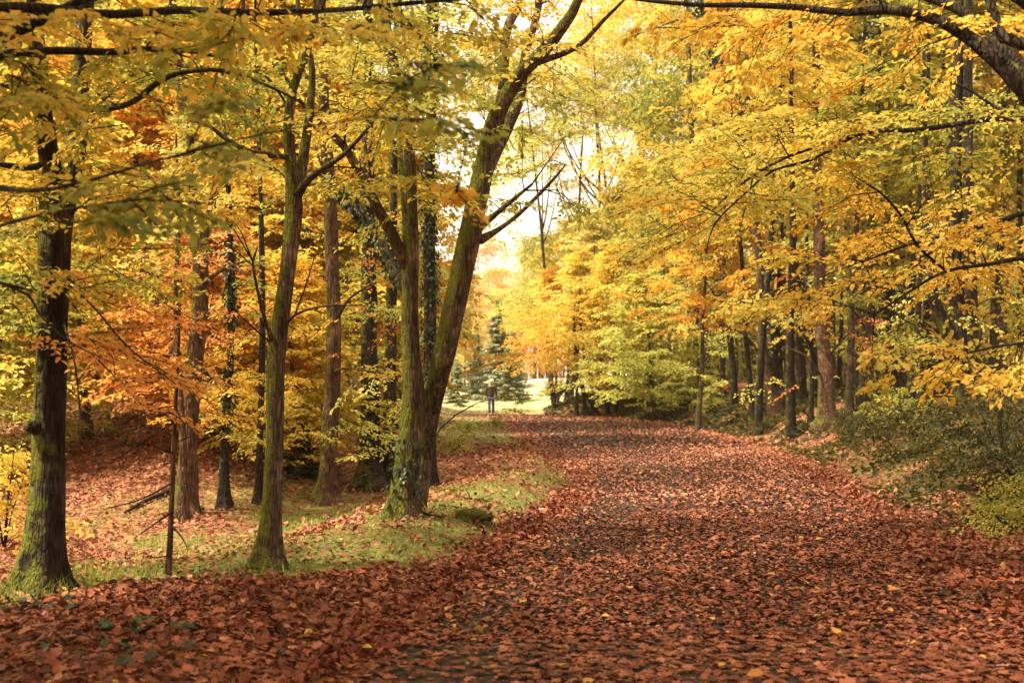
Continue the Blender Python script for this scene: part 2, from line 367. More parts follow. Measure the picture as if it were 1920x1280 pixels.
# ------------------------------------------------------------------ growing trees
def sprays(S, D, size, nt_, nl, ll, rng, tone, flat=0.45, near=False, tilt=0.28, droop=0.25):
    """flat leafy sprays centred on S heading along D; returns leaf arrays and twig segments"""
    n = len(S); a = D.copy(); a[:, 2] = a[:, 2] * flat - 0.10; a = nrm(a + rng.normal(0, 0.15, (n, 3)))
    b = nrm(np.cross(UP + rng.normal(0, tilt, (n, 3)), a)); c = np.cross(a, b)
    size = np.broadcast_to(size, (n,)) * rng.uniform(0.75, 1.3, n)
    s = (np.arange(nt_) + 0.5) / nt_; s = np.clip(s[None, :] + rng.uniform(-0.4, 0.4, (n, nt_)) / nt_, 0.02, 1)
    sg = np.where(np.arange(nt_) % 2 == 0, 1.0, -1.0)[None, :]
    bow = (s - 0.4) ** 2
    base = S[:, None, :] + a[:, None, :] * ((s - 0.55) * size[:, None])[..., None] - UP * (droop * bow * size[:, None])[..., None]
    ang = np.radians(rng.uniform(32, 66, (n, nt_)))
    t = a[:, None, :] * np.cos(ang)[..., None] + b[:, None, :] * (sg * np.sin(ang))[..., None] + rng.normal(0, 0.10, (n, nt_, 3))
    t = nrm(t); tl = size[:, None] * 0.62 * (1.05 - 0.62 * s) * rng.uniform(0.6, 1.25, (n, nt_))
    uu = (np.arange(nl) + 0.8) / nl; uu = np.clip(uu[None, None, :] + rng.uniform(-0.35, 0.35, (n, nt_, nl)) / nl, 0.03, 1.02)
    pos = base[:, :, None, :] + t[:, :, None, :] * (tl[..., None] * uu)[..., None]
    pos = pos - UP * (droop * 0.8 * uu ** 2 * tl[..., None])[..., None] + rng.normal(0, 0.012, pos.shape)
    cc = np.cross(c[:, None, :], t); ls = np.where(np.arange(nl) % 2 == 0, 1.0, -1.0)[None, None, :, None]
    la = np.radians(rng.uniform(20, 75, (n, nt_, nl)))[..., None]
    ax = t[:, :, None, :] * np.cos(la) + cc[:, :, None, :] * ls * np.sin(la) + rng.normal(0, 0.20, pos.shape); ax[..., 2] -= rng.uniform(0.0, 0.45, ax.shape[:-1])
    nor = c[:, None, None, :] + rng.normal(0, 0.42, pos.shape); nor = np.where((nor[..., 2:3] < 0), nor * np.array([1, 1, -1]), nor)
    L = ll * rng.uniform(0.6, 1.25, (n, nt_, nl))
    tn = np.clip(np.broadcast_to(tone, (n,))[:, None, None] + rng.normal(0, 0.10, (n, nt_, 1)) + rng.normal(0, 0.15, (n, nt_, nl)), 0, 1)
    keep = rng.rand(n, nt_, nl) < 0.88
    out_ = dict(pos=pos[keep], ax=ax[keep], nor=nor[keep], ln=L[keep], tone=tn[keep], wf=rng.uniform(0.5, 0.68, keep.sum()))
    if near:
        e = base + t * tl[..., None] - UP * (droop * 0.8 * tl)[..., None]
        out_['tw0'] = base.reshape(-1, 3); out_['tw1'] = e.reshape(-1, 3)
        out_['ax0'] = S + a * (-0.55 * size)[:, None]; out_['ax1'] = S + a * (0.5 * size)[:, None] - UP * (droop * 0.3 * size)[:, None]
    return out_
def sticks(mb, A, B, r0, r1):
    """three-sided twigs from A to B"""
    n = len(A)
    if n == 0: return
    t = nrm(B - A); ref = np.where(np.abs(t[:, 2:3]) > 0.9, np.array([[1.0, 0, 0]]), np.array([[0, 0, 1.0]])); b = nrm(np.cross(t, ref)); c = np.cross(t, b)
    v = []
    for Q, r in ((A, r0), (B, r1)):
        for k in range(3): v.append(Q + r * (math.cos(k * 2.094) * b + math.sin(k * 2.094) * c))
    v = np.stack(v, 1).reshape(-1, 3); k = np.arange(n)[:, None] * 6
    q = np.stack([np.hstack([k + i, k + (i + 1) % 3, k + 3 + (i + 1) % 3, k + 3 + i]) for i in range(3)], 1).reshape(-1, 4)
    mb.add(v, None, q)

def grow(lines, targets, rng, tip_r=0.004, limit=None, bend=0.25):
    """join every target to the nearest suitable node of the skeleton; returns branch polylines and the heading at each target"""
    pos = []; rad = []; tang = []
    for L in lines:
        g = nrm(np.gradient(L[:, :3], axis=0)); pos.append(L[:, :3]); rad.append(L[:, 3]); tang.append(g)
    pos = np.vstack(pos); rad = np.concatenate(rad); tang = np.vstack(tang)
    root = np.argmin(pos[:, 2])
    T = np.asarray(targets); dmin = np.array([np.min(np.linalg.norm(pos - t, axis=1)) for t in T]); order = np.argsort(dmin)
    br = []; heads = np.zeros((len(T), 3)); extra = []
    for i in order:
        t = T[i]; d = t - pos; L = np.linalg.norm(d, axis=1) + 1e-6
        along = np.sum(d * tang, axis=1) / L
        cost = L * (1.25 - 0.45 * along) + np.where(d[:, 2] < -0.5 * L, 0.6 * L, 0) + np.where(rad < tip_r * 1.3, 0.25, 0)
        k = int(np.argmin(cost)); p0 = pos[k]; Lk = L[k]
        n = max(3, min(14, int(Lk / 0.22)))
        m0 = nrm(tang[k] * 0.45 + nrm(d[k]) + np.array((0, 0, 0.25)))
        s = np.linspace(0, 1, n)[:, None]
        ctrl = p0 + m0 * Lk * 0.5 + rng.normal(0, bend * 0.25, 3) * Lk
        q = (1 - s) ** 2 * p0 + 2 * s * (1 - s) * ctrl + s ** 2 * t
        q[1:-1] += rng.normal(0, 0.025 * Lk * bend + 0.004, (n - 2, 3))
        r0 = min(rad[k] * 0.7, tip_r + 0.0085 * Lk + 0.0016 * Lk * Lk); rr = np.linspace(max(r0, tip_r), tip_r * 0.8, n)
        br.append(np.hstack([q, rr[:, None]]))
        g = nrm(np.gradient(q, axis=0)); heads[i] = g[-1]
        pos = np.vstack([pos, q[1:]]); rad = np.concatenate([rad, rr[1:]]); tang = np.vstack([tang, g[1:]])
    return br, heads

def put_sprays(mbl, mbt, S, D, size, rng, near, nt_=10, nl=9, ll=0.075, tone0=0.45, tvar=0.2, hexa=False, gradient=None, **kw):
    tone = np.clip(rng.normal(tone0, tvar, len(S)), 0.02, 0.98) if gradient is None else gradient
    sp = sprays(S, D, size, nt_, nl, ll, rng, tone, near=near, **kw)
    leaves(mbl, sp['pos'], sp['ax'], sp['nor'], sp['ln'], sp['ln'] * sp['wf'], sp['tone'], hexa)
    if near and mbt is not None:
        sticks(mbt, sp['tw0'], sp['tw1'], 0.0022, 0.001); sticks(mbt, sp['ax0'], sp['ax1'], 0.0038, 0.0018)

# -- prototypes for the trees further off, in their own coordinates
class Proto: pass
def finish_proto(name, stems, br, mbl, bark, twig, sides=9, minr=0.0):
    p = Proto(); p.name = name
    mb = MB()
    for i, L in enumerate(stems): tube(mb, L, sides, 0.10, i + 3, 0.35 if i == 0 else 0, 5, h0=0)
    p.trunk = mb.mesh('trunk', bark, True); mb = MB()
    for L in br:
        if L[0, 3] >= minr: tube(mb, L[::2] if len(L) > 6 else L, 4)
    p.branches = mb.mesh('branches', twig, True) if mb.n else None
    p.crown = mbl.mesh('crown', M_LEAF); return p
def wander(rng, H, r, lean=0.03, n=9, z0=-0.4, kink=0.05):
    z = np.linspace(z0, H, n); xy = np.cumsum(rng.normal(0, kink, (n, 2)) * (H / n), axis=0) * 0.5 + (z[:, None] * lean) * rng.normal(0, 1, 2); xy -= xy[0]
    rr = r * np.clip(1 - 0.86 * (np.clip(z, 0, H) / H) ** 0.9, 0.06, 1)
    return smooth_line(np.hstack([xy, z[:, None], rr[:, None]]), max(0.25, H / 40))
def young_beech(seed, H, R, base, nspray, bark=None, ll=0.10, size=0.95, rk=0.012):
    rng = RS(seed); st = [wander(rng, H, rk * H + 0.012, 0.05, 10)]
    z = base + (H * 1.02 - base) * rng.rand(nspray) ** 0.9
    lay = np.round(z / 0.55) * 0.55 * 0.6 + z * 0.4
    prof = R * (1 - ((lay - base) / (H - base)).clip(0, 1) ** 1.8) * 0.9 + 0.25
    an = rng.rand(nspray) * 6.283; lob = 0.75 + 0.35 * np.sin(an * 3 + lay * 1.7 + seed); rr = prof * np.sqrt(rng.uniform(0.06, 1, nspray)) * lob
    i = np.clip(np.searchsorted(st[0][:, 2], lay), 0, len(st[0]) - 1)
    T = np.stack([st[0][i, 0] + rr * np.cos(an), st[0][i, 1] + rr * np.sin(an), lay + 0.05 * rr + rng.normal(0, 0.1, nspray)], 1)
    br, hd = grow(st, T, rng, 0.006); mbl = MB()
    ton = np.clip(0.45 + 0.25 * vnoise(T[:, 0] * 0.7 + seed, T[:, 2] * 0.9) + 0.12 * (T[:, 2] / H - 0.5) + rng.normal(0, 0.1, nspray), 0, 1)
    put_sprays(mbl, None, T, hd, size, rng, False, 9, 9, ll, gradient=ton)
    return finish_proto('young_beech', st, br, mbl, bark or M_BARK, M_TWIG)
def tall_tree(seed, H, R, base, nspray, forks=2, ll=0.15, size=1.5, r=None, bark=None):
    rng = RS(seed); r = r or 0.009 * H + 0.02
    st = [wander(rng, H * 0.93, r, 0.03, 10)]
    for k in range(forks):
        i = int(len(st[0]) * rng.uniform(0.38, 0.6)); p = st[0][i]; a = rng.rand() * 6.283; L = H * rng.uniform(0.28, 0.42)
        q = [list(p[:3]) + [p[3] * 0.75]]
        for s in (0.3, 0.65, 1): q.append([p[0] + math.cos(a) * L * 0.42 * s, p[1] + math.sin(a) * L * 0.42 * s, p[2] + L * (0.25 * s + 0.6 * s * s), p[3] * (0.75 - 0.62 * s)])
        st.append(smooth_line(q, 0.4))
    nb = max(7, nspray // 22); cen = []
    for k in range(nb):                                        # foliage gathers in masses with gaps between them
        z = base + (H - base) * rng.rand(); q = (z - base) / (H - base); w = R * math.sin(math.pi * (0.16 + 0.80 * q)) ** 0.8; a = rng.rand() * 6.283; rad = w * math.sqrt(rng.uniform(0.1, 1))
        cen.append((rad * math.cos(a), rad * math.sin(a), z))
    cen = np.array(cen); ci = rng.randint(0, nb, nspray)
    T = cen[ci] + rng.normal(0, 1, (nspray, 3)) * np.array((R * 0.24, R * 0.24, R * 0.13)); T[:, 2] = np.maximum(T[:, 2], base * 0.8)
    i = np.clip(np.searchsorted(st[0][:, 2], T[:, 2]), 0, len(st[0]) - 1); T[:, :2] += st[0][i, :2]
    br, hd = grow(st, T, rng, 0.010); mbl = MB()
    ton = np.clip(0.45 + rng.normal(0, 0.18, nb)[ci] + rng.normal(0, 0.1, nspray), 0, 1)
    put_sprays(mbl, None, T, hd, size, rng, False, 8, 8, ll, gradient=ton, tilt=0.45)
    return finish_proto('tall_tree', st, br, mbl, bark or M_BARK, M_TWIG)
def spruce(seed, H, R):
    rng = RS(seed); st = [wander(rng, H, 0.012 * H + 0.02, 0.0, 8, kink=0.0)]; mbl = MB(); br = []
    A = []; X = []; NO = []; L = []; TN = []
    z = 0.35
    while z < H * 0.99:
        w = R * (1 - z / H) ** 0.85 + 0.06
        for k in range(rng.randint(6, 9)):
            a = rng.rand() * 6.283; l = w * rng.uniform(0.4, 1.25); d = np.array((math.cos(a), math.sin(a), 0))
            p0 = np.array((0, 0, z)); s = np.linspace(0, 1, 6)[:, None]; q = p0 + d * l * s + UP * (-0.32 * l * s + 0.22 * l * s ** 2)
            br.append(np.hstack([q, np.linspace(0.018, 0.004, 6)[:, None]]))
            n = int(16 + l * 60); u_ = rng.uniform(0.1, 1, n); pp = p0 + d * l * u_[:, None] + UP * (-0.32 * l * u_ + 0.22 * l * u_ ** 2)[:, None]
            sdv = np.cross(UP, d); sg = np.where(rng.rand(n) < 0.5, 1, -1)[:, None]
            A.append(pp); X.append(d * 0.75 + sdv * sg * rng.uniform(0.3, 1.1, (n, 1)) + rng.normal(0, 0.18, (n, 3)) - UP * 0.25); NO.append(UP + rng.normal(0, 0.5, (n, 3)))
            L.append((0.10 + 0.24 * (1 - u_) + 0.10 * w) * rng.uniform(0.7, 1.2, n)); TN.append(np.clip(rng.normal(0.3 + 0.4 * u_, 0.15), 0, 1))
        z += 0.16 + 0.22 * (1 - z / H)
    A = np.vstack(A); L = np.concatenate(L); leaves(mbl, A, np.vstack(X), np.vstack(NO), L, L * 0.5, np.concatenate(TN))
    return finish_proto('spruce', st, br, mbl, M_BARK_DARK, M_TWIG)

YB = [young_beech(11, 7.5, 2.8, 1.0, 330, ll=0.125), young_beech(12, 9.5, 3.1, 1.3, 380, ll=0.13), young_beech(13, 6.0, 2.6, 0.7, 280, ll=0.12), young_beech(14, 11.0, 3.2, 1.8, 420, ll=0.13), young_beech(15, 4.6, 2.3, 0.4, 240, ll=0.115)]
TT = [tall_tree(21, 19, 4.2, 4.0, 440, 2, ll=0.18), tall_tree(22, 22, 4.4, 6, 440, 1, ll=0.18), tall_tree(23, 17, 4.0, 3.0, 420, 3, ll=0.18), tall_tree(24, 25, 3.4, 8, 260, 1, r=0.15, ll=0.18), tall_tree(25, 24, 4.4, 5, 270, 3, ll=0.17, size=1.4, r=0.15), tall_tree(26, 26, 3.6, 6, 240, 4, ll=0.17, size=1.4, r=0.15)]
HB = [young_beech(16, 12.0, 3.4, 4.6, 330, ll=0.13, rk=0.008), young_beech(17, 10.5, 3.1, 3.6, 280, ll=0.13, rk=0.0085), young_beech(18, 8.5, 2.6, 3.0, 170, ll=0.12, rk=0.009)]
PO = [young_beech(33, 15.0, 2.2, 7.0, 130, M_BARK_DARK, ll=0.13, rk=0.0075), young_beech(34, 14.0, 1.9, 6.0, 110, M_BARK_DARK, ll=0.13, rk=0.007), young_beech(35, 16.0, 2.1, 8.0, 110, M_BARK, ll=0.13, rk=0.0065)]
SP = [spruce(31, 8.0, 2.5), spruce(32, 4.2, 1.5)]
def ivy_sleeve(line, seed, zmax=None, dens=340, spread=0.16, ll=0.07):
    """ivy leaves round a stem polyline"""
    rng = RS(seed); L = np.asarray(line)
    if zmax is not None: L = L[L[:, 2] < zmax]
    seg = np.linalg.norm(np.diff(L[:, :3], axis=0), axis=1); n = int(seg.sum() * dens); u_ = rng.rand(n) * (len(L) - 1); i = np.minimum(u_.astype(int), len(L) - 2); f = (u_ - i)[:, None]
    p = L[i, :3] * (1 - f) + L[i + 1, :3] * f; r = L[i, 3]; a = rng.rand(n) * 6.283
    clump = 0.5 + 0.5 * fbm(p[:, 2] * 0.9 + seed, np.cos(a) * 1.1 + 0.3 * np.sin(a) + p[:, 0], seed); keep = rng.rand(n) < np.clip(clump * 1.5, 0, 1)
    o = np.stack([np.cos(a), np.sin(a), 0 * a], 1); off = (r + spread * np.clip(rng.rand(n) * (0.3 + clump), 0.02, 1))[:, None]
    pos = p + o * off; ax = -UP * 0.8 + o * 0.4 + rng.normal(0, 0.4, (n, 3)); no = o + UP * 0.5 + rng.normal(0, 0.35, (n, 3)); ln = ll * rng.uniform(0.6, 1.3, n)
    mb = MB(); k = keep; leaves(mb, pos[k], ax[k], no[k], ln[k], ln[k] * 0.85, np.clip(rng.normal(0.42, 0.2, n), 0, 1)[k], True)
    return mb.mesh('ivy', M_IVY)

NTREE = [0]
def place(proto, px, Y, label, hues, cat='tree', name=None, sc_=(1, 1), rz=None, group=None, moss=0.3, sink=0.0, lean=(0, 0), ivy=None, X=None):
    NTREE[0] += 1; rng = RS(900 + NTREE[0])
    X = (px - 960) * Y / F if X is None else X
    r = thing(name or proto.name, label, cat, (X, Y, hz(X, Y) - sink), rng.rand() * 6.283 if rz is None else rz, group)
    r.scale = (sc_[0], sc_[0], sc_[1]); r.rotation_euler[0] = lean[0]; r.rotation_euler[1] = lean[1]
    t = link('trunk', proto.trunk, r); t['moss'] = moss
    if proto.branches: b = link('branches', proto.branches, r); b['moss'] = 0.0; b['kind'] = 'stuff'
    c = link('crown', proto.crown, r); hue(c, hues); c['kind'] = 'stuff'
    if ivy is not None: hue(link('ivy', ivy, r), 'ivy')['kind'] = 'stuff'
    return r

# -- trees of which the photograph shows the stem and limbs one by one
def pixline(pts, y=None):
    """rows (px, py, Y, width in px) -> rows (x, y, z, radius)"""
    return np.array([np.append(P(a, b, Y), 0.5 * w * Y / F) for a, b, Y, w in pts])
def region(rng, n, x0, y0, x1, y1, Ya, Yb, slope=0.0):
    """n points spread through a block of air seen between two corners of the picture, at depths Ya..Yb"""
    px = rng.uniform(x0, x1, n); py = rng.uniform(y0, y1, n); Ym_ = 0.5 * (Ya + Yb); stp = min(0.40 * F / Ym_, (y1 - y0) / 1.5); py = (np.round((py - y0) / stp) + rng.normal(0, 0.16, n)) * stp + y0 + slope * (px - (x0 + x1) / 2); Y = rng.uniform(Ya, Yb, n)
    return np.array([P(a, b, c) for a, b, c in zip(px, py, Y)])
def key_tree(name, label, cat, stems, limbs=(), crowns=(), bark=None, moss=0.5, seed=1, base_ground=True, sides=18, ivy=(), twigs=(), leaf_parts=0, above=None, hexa=True, flare=0.75, group=None, ivy_size=(420, 0.09, 0.05)):
    """stems/limbs: pixel rows. crowns: (targets, spray size, hue, leaf length, tone, nt, nl). above: (height, radius, n) canopy over the frame"""
    bark = bark or M_BARK; rng = RS(seed)
    st = [smooth_line(pixline(s), 0.12) for s in stems]; lb = [smooth_line(pixline(s), 0.10) for s in limbs]
    b = st[0][0, :3].copy(); g = hz(b[0], b[1]); org = np.array((b[0], b[1], g))
    if base_ground:
        ext = np.array([[b[0], b[1], g - 0.35, st[0][0, 3] * 1.02]])
        L0 = st[0][st[0][:, 2] > g + 0.02]; st[0] = np.vstack([ext, [[b[0], b[1], g, st[0][0, 3]]], L0])
    root = thing(name, label, cat, org, 0, group)
    def loc(L): q = L.copy(); q[:, :3] -= org; return q
    for i, L in enumerate(st):
        mb = MB(); tube(mb, loc(L), sides if L[:, 3].max() > 0.04 else 8, 0.17, seed + i, flare if i == 0 and base_ground else 0.0, 5, h0=0.0)
        o = link('trunk' if i == 0 else 'stem', mb.mesh('trunk', bark, True), root); o['moss'] = moss
    for i, L in enumerate(lb):
        mb = MB(); tube(mb, loc(L), 10, 0.10, seed + 40 + i); o = link('limb', mb.mesh('limb', bark, True), root); o['moss'] = moss * 0.6
    mbb = MB(); allb = []
    for (T, size, hs, ll, tone, nt_, nl) in crowns:
        T = np.asarray(T); br, hd = grow(st + lb + allb, T, rng, 0.0035)
        allb = allb + br; mbl = MB()
        for L in br: tube(mbb, loc(L), 5)
        ton = np.clip(tone + 0.28 * vnoise(T[:, 0] * 1.3 + seed, T[:, 2] * 1.6) + rng.normal(0, 0.10, len(T)), 0, 1)
        S = T - org; sp = sprays(S, hd, size, nt_, nl, ll, rng, ton, near=True)
        sticks(mbb, sp['tw0'], sp['tw1'], 0.0026, 0.0012); sticks(mbb, sp['ax0'], sp['ax1'], 0.005, 0.0022)
        k = np.ones(len(sp['pos']), bool)
        if leaf_parts:                                          # the leaves that show largest are parts of their own
            W = sp['pos'] + org; w = nrm(W - np.array((0, 0, CH))); px = 960 + F * W[:, 0] / W[:, 1]; pyy = 720 - F * (W[:, 2] - CH) / W[:, 1]
            vis = (px > 0) & (px < 1920) & (pyy > 0) & (pyy < 1280); sizepx = np.where(vis, sp['ln'] / W[:, 1], 0); ids = np.argsort(-sizepx)[:leaf_parts]; ids = ids[sizepx[ids] > 0]
            k[ids] = False
            me = leaf_meshes()
            for q in ids:
                x = nrm(sp['ax'][q]); z = sp['nor'][q] - x * np.dot(x, sp['nor'][q]); z = nrm(z); y = np.cross(z, x)
                o = link('leaf', me[int(rng.randint(len(me)))], root); sx, sw = sp['ln'][q], sp['ln'][q] * sp['wf'][q] * 1.05
                from mathutils import Matrix
                Mx = Matrix(((x[0] * sx, y[0] * sw, z[0] * sx, S[0, 0] * 0 + sp['pos'][q, 0]), (x[1] * sx, y[1] * sw, z[1] * sx, sp['pos'][q, 1]), (x[2] * sx, y[2] * sw, z[2] * sx, sp['pos'][q, 2]), (0, 0, 0, 1)))
                o.matrix_local = Mx; a_, b_, c_ = SETS[hs]; f = float(sp['tone'][q])
                cc = tuple((a_[i] * (1 - 2 * f) + b_[i] * 2 * f) if f < 0.5 else (b_[i] * (2 - 2 * f) + c_[i] * (2 * f - 1)) for i in range(3)); hue(o, (cc, cc, cc))
        leaves(mbl, sp['pos'][k], sp['ax'][k], sp['nor'][k], sp['ln'][k], (sp['ln'] * sp['wf'])[k], sp['tone'][k], hexa)
        c = link('crown', mbl.mesh('crown', M_LEAF), root); hue(c, hs); c['kind'] = 'stuff'
    if above is not None:                                       # the crown goes on over the frame and shades what is below
        H, R, n, hs = above; top = st[0][-1, :3]
        T = top + rng.normal(0, 1, (n, 3)) * np.array((R * 0.5, R * 0.5, (H - top[2] + g) * 0.22)) + np.array((0, 0, (H - top[2] + g) * 0.5))
        T = T[T[:, 2] > CH + 760 / F * T[:, 1]]
        if len(T):
            hd = nrm(T - top); mbl = MB(); br, hd = grow(st + lb, T, rng, 0.008)
            for L in br: tube(mbb, loc(L), 4)
            put_sprays(mbl, None, T - org, hd, 1.2, rng, False, 8, 7, 0.14, 0.45, 0.2)
            c = link('crown', mbl.mesh('crown', M_LEAF), root); hue(c, hs); c['kind'] = 'stuff'
    for s in twigs: tube(mbb, loc(smooth_line(pixline(s), 0.06)), 6)
    if mbb.n: o = link('branches', mbb.mesh('branches', M_TWIG, True), root); o['moss'] = 0.05; o['kind'] = 'stuff'
    for (idx, z0, z1, sd) in ivy:
        L = (st + lb)[idx]; L = loc(L); L = L[(L[:, 2] > z0) & (L[:, 2] < z1)]
        if len(L) > 2: hue(link('ivy', ivy_sleeve(L, sd, None, *ivy_size), root), 'ivy')['kind'] = 'stuff'
    return root
_lm = []
def leaf_meshes():
    """unit leaf blades with a midrib fold, a drooping tip and toothed outline: 1 long, 1 wide"""
    if _lm: return _lm
    for s in range(4):
        rng = RS(700 + s); n = 8; u_ = np.linspace(0, 1, n); w = 0.5 * np.sin(np.pi * u_ ** 0.82) ** 0.75; w[0] = 0.01; w[-1] = 0.0
        w = w * (1 + 0.10 * rng.normal(0, 1, n)); dz = -0.18 * u_ ** 2 * rng.uniform(0.3, 1.6)
        mid = np.stack([u_, 0 * u_, dz], 1); l = np.stack([u_, w, dz + 0.18 * w * rng.uniform(0.3, 1.4)], 1); r = np.stack([u_, -w, dz + 0.18 * w * rng.uniform(0.3, 1.4)], 1)
        v = np.vstack([mid, l, r]); k = np.arange(n - 1)
        q = np.vstack([np.stack([k, k + 1, n + k + 1, n + k], 1), np.stack([k + 1, k, 2 * n + k, 2 * n + k + 1], 1)])
        mb = MB(); mb.add(v, None, q, 0.5); _lm.append(mb.mesh('leaf', M_LEAF, True))
    return _lm

def gY(px, py): return float(ground_at(px, py)[1])
def gpy(px, Y): return 720 + F * (CH - hz((px - 960) * Y / F, Y)) / Y

rg = RS(5)
# T1: dark mossy stem on the left
Y1 = gY(72, 1105)
key_tree('mossy_tree', 'leftmost big dark mossy trunk, with a snapped stub, behind the leaf mound', 'tree',
    [[(70, 1105, Y1, 66), (82, 1010, Y1, 58), (90, 900, Y1, 55), (92, 780, Y1, 53), (95, 660, Y1, 54), (98, 560, Y1, 56), (102, 450, Y1, 58), (106, 390, Y1, 60), (96, 320, Y1 - .1, 38), (84, 240, Y1 - .2, 34), (72, 120, Y1 - .3, 31), (60, -60, Y1 - .4, 27), (40, -400, Y1 - .6, 20), (20, -800, Y1 - .8, 9)],
     [(112, 420, Y1, 44), (128, 340, Y1 + .1, 42), (143, 260, Y1 + .2, 38), (152, 150, Y1 + .3, 33), (165, -60, Y1 + .4, 27), (190, -380, Y1 + .6, 20), (230, -800, Y1 + .8, 8)]],
    limbs=[[(88, 805, Y1, 34), (62, 800, Y1 - .1, 26), (50, 798, Y1 - .14, 18)],
        [(150, 205, Y1 + .2, 15), (205, 203, Y1 - .6, 14), (250, 190, Y1 - 1.0, 12), (300, 152, Y1 - 1.3, 11), (350, 135, Y1 - 1.5, 9), (420, 133, Y1 - 1.7, 8), (500, 160, Y1 - 1.9, 6), (570, 195, Y1 - 2.0, 4)],
        [(140, 230, Y1 + .2, 14), (60, 168, Y1 - .3, 11), (-40, 165, Y1 - .6, 9)],
        [(110, 300, Y1, 16), (40, 315, Y1 - .3, 13), (-60, 290, Y1 - .5, 10)]],
    crowns=[(region(rg, 37, -60, 330, 330, 580, Y1 - 0.9, Y1 + 2.0), 0.58, 'olive', 0.055, 0.62, 10, 11),
            (region(rg, 37, -80, 150, 330, 400, Y1 - 1.2, Y1 + 1.8), 0.62, 'mixed', 0.055, 0.45, 10, 11),
            (region(rg, 22, 100, 560, 350, 720, Y1 - 1.2, Y1 + 1.2, 0.25), 0.52, 'salmon', 0.053, 0.40, 8, 10),
            (region(rg, 24, 200, 40, 520, 220, Y1 - 0.8, Y1 + 2), 0.62, 'olive', 0.055, 0.55, 10, 11)],
    bark=M_BARK_DARK, moss=0.62, seed=101, above=(11, 3.2, 40, 'mixed'), leaf_parts=60,
    twigs=[[(60, 545, Y1 - .6, 5), (0, 530, Y1 - .8, 6)], [(0, 530, Y1 - 1.5, 6), (55, 555, Y1 - 1.5, 5), (75, 590, Y1 - 1.5, 4), (130, 640, Y1 - 1.6, 3.5), (210, 680, Y1 - 1.7, 2)],
           [(110, 520, Y1 - .3, 5), (170, 570, Y1 - .9, 4), (240, 650, Y1 - 1.1, 3.5), (330, 720, Y1 - 1.2, 2)], [(118, 600, Y1, 4), (140, 680, Y1 - .6, 3.5), (152, 790, Y1 - .8, 3), (158, 830, Y1 - .8, 1.5)]])
# T2: slender mossy stem
Y2 = gY(497, 1068)
key_tree('slender_tree', 'slender mossy tree leaning at its foot, standing alone on the grass verge', 'tree',
    [[(496, 1068, Y2, 44), (505, 1000, Y2, 34), (513, 900, Y2, 31), (516, 780, Y2, 31), (519, 660, Y2, 32), (533, 560, Y2, 30), (545, 460, Y2, 29), (552, 385, Y2, 32), (545, 310, Y2, 22), (541, 240, Y2, 21), (548, 170, Y2, 17), (572, 105, Y2, 14), (590, 40, Y2, 12), (600, -150, Y2, 9), (615, -420, Y2, 5)],
     [(553, 372, Y2, 24), (568, 300, Y2 + .1, 20), (575, 250, Y2 + .2, 17), (585, 130, Y2 + .2, 12), (560, 20, Y2 + .2, 9), (540, -200, Y2 + .3, 5)]],
    limbs=[[(556, 368, Y2, 17), (580, 335, Y2 - .3, 13), (615, 310, Y2 - .5, 11), (650, 285, Y2 - .6, 9), (690, 240, Y2 - .7, 6)],
        [(541, 294, Y2, 12), (500, 290, Y2 - .3, 10), (460, 282, Y2 - .5, 10), (425, 262, Y2 - .6, 9), (395, 238, Y2 - .7, 7), (350, 225, Y2 - .9, 4)],
        [(515, 650, Y2, 11), (497, 600, Y2 - .15, 7), (483, 545, Y2 - .2, 6), (474, 490, Y2 - .25, 5), (482, 465, Y2 - .25, 3)],
        [(532, 610, Y2, 8), (553, 590, Y2 - .1, 5), (600, 575, Y2 - .2, 4), (680, 572, Y2 - .3, 2)]],
    crowns=[(region(rg, 22, 330, 40, 720, 300, Y2 + 0.2, Y2 + 2.2), 0.6, 'lime', 0.058, 0.5, 10, 11),
            (region(rg, 16, 330, 220, 480, 420, Y2 - 1.2, Y2 + 1.0), 0.5, 'yellow', 0.060, 0.4, 9, 10)],
    bark=M_BARK, moss=0.72, seed=102, above=(11, 2.6, 22, 'lime'), leaf_parts=40,
    twigs=[[(515, 648, Y2, 5), (470, 610, Y2 - .2, 3), (420, 560, Y2 - .3, 2), (395, 520, Y2 - .3, 1.5)], [(476, 500, Y2 - .25, 3), (440, 470, Y2 - .3, 2), (400, 455, Y2 - .3, 1.5)], [(553, 590, Y2 - .1, 4), (575, 530, Y2, 3), (590, 480, Y2, 2)],
           [(505, 655, Y2, 3), (450, 668, Y2 - .2, 2), (380, 690, Y2 - .3, 1.5)]])
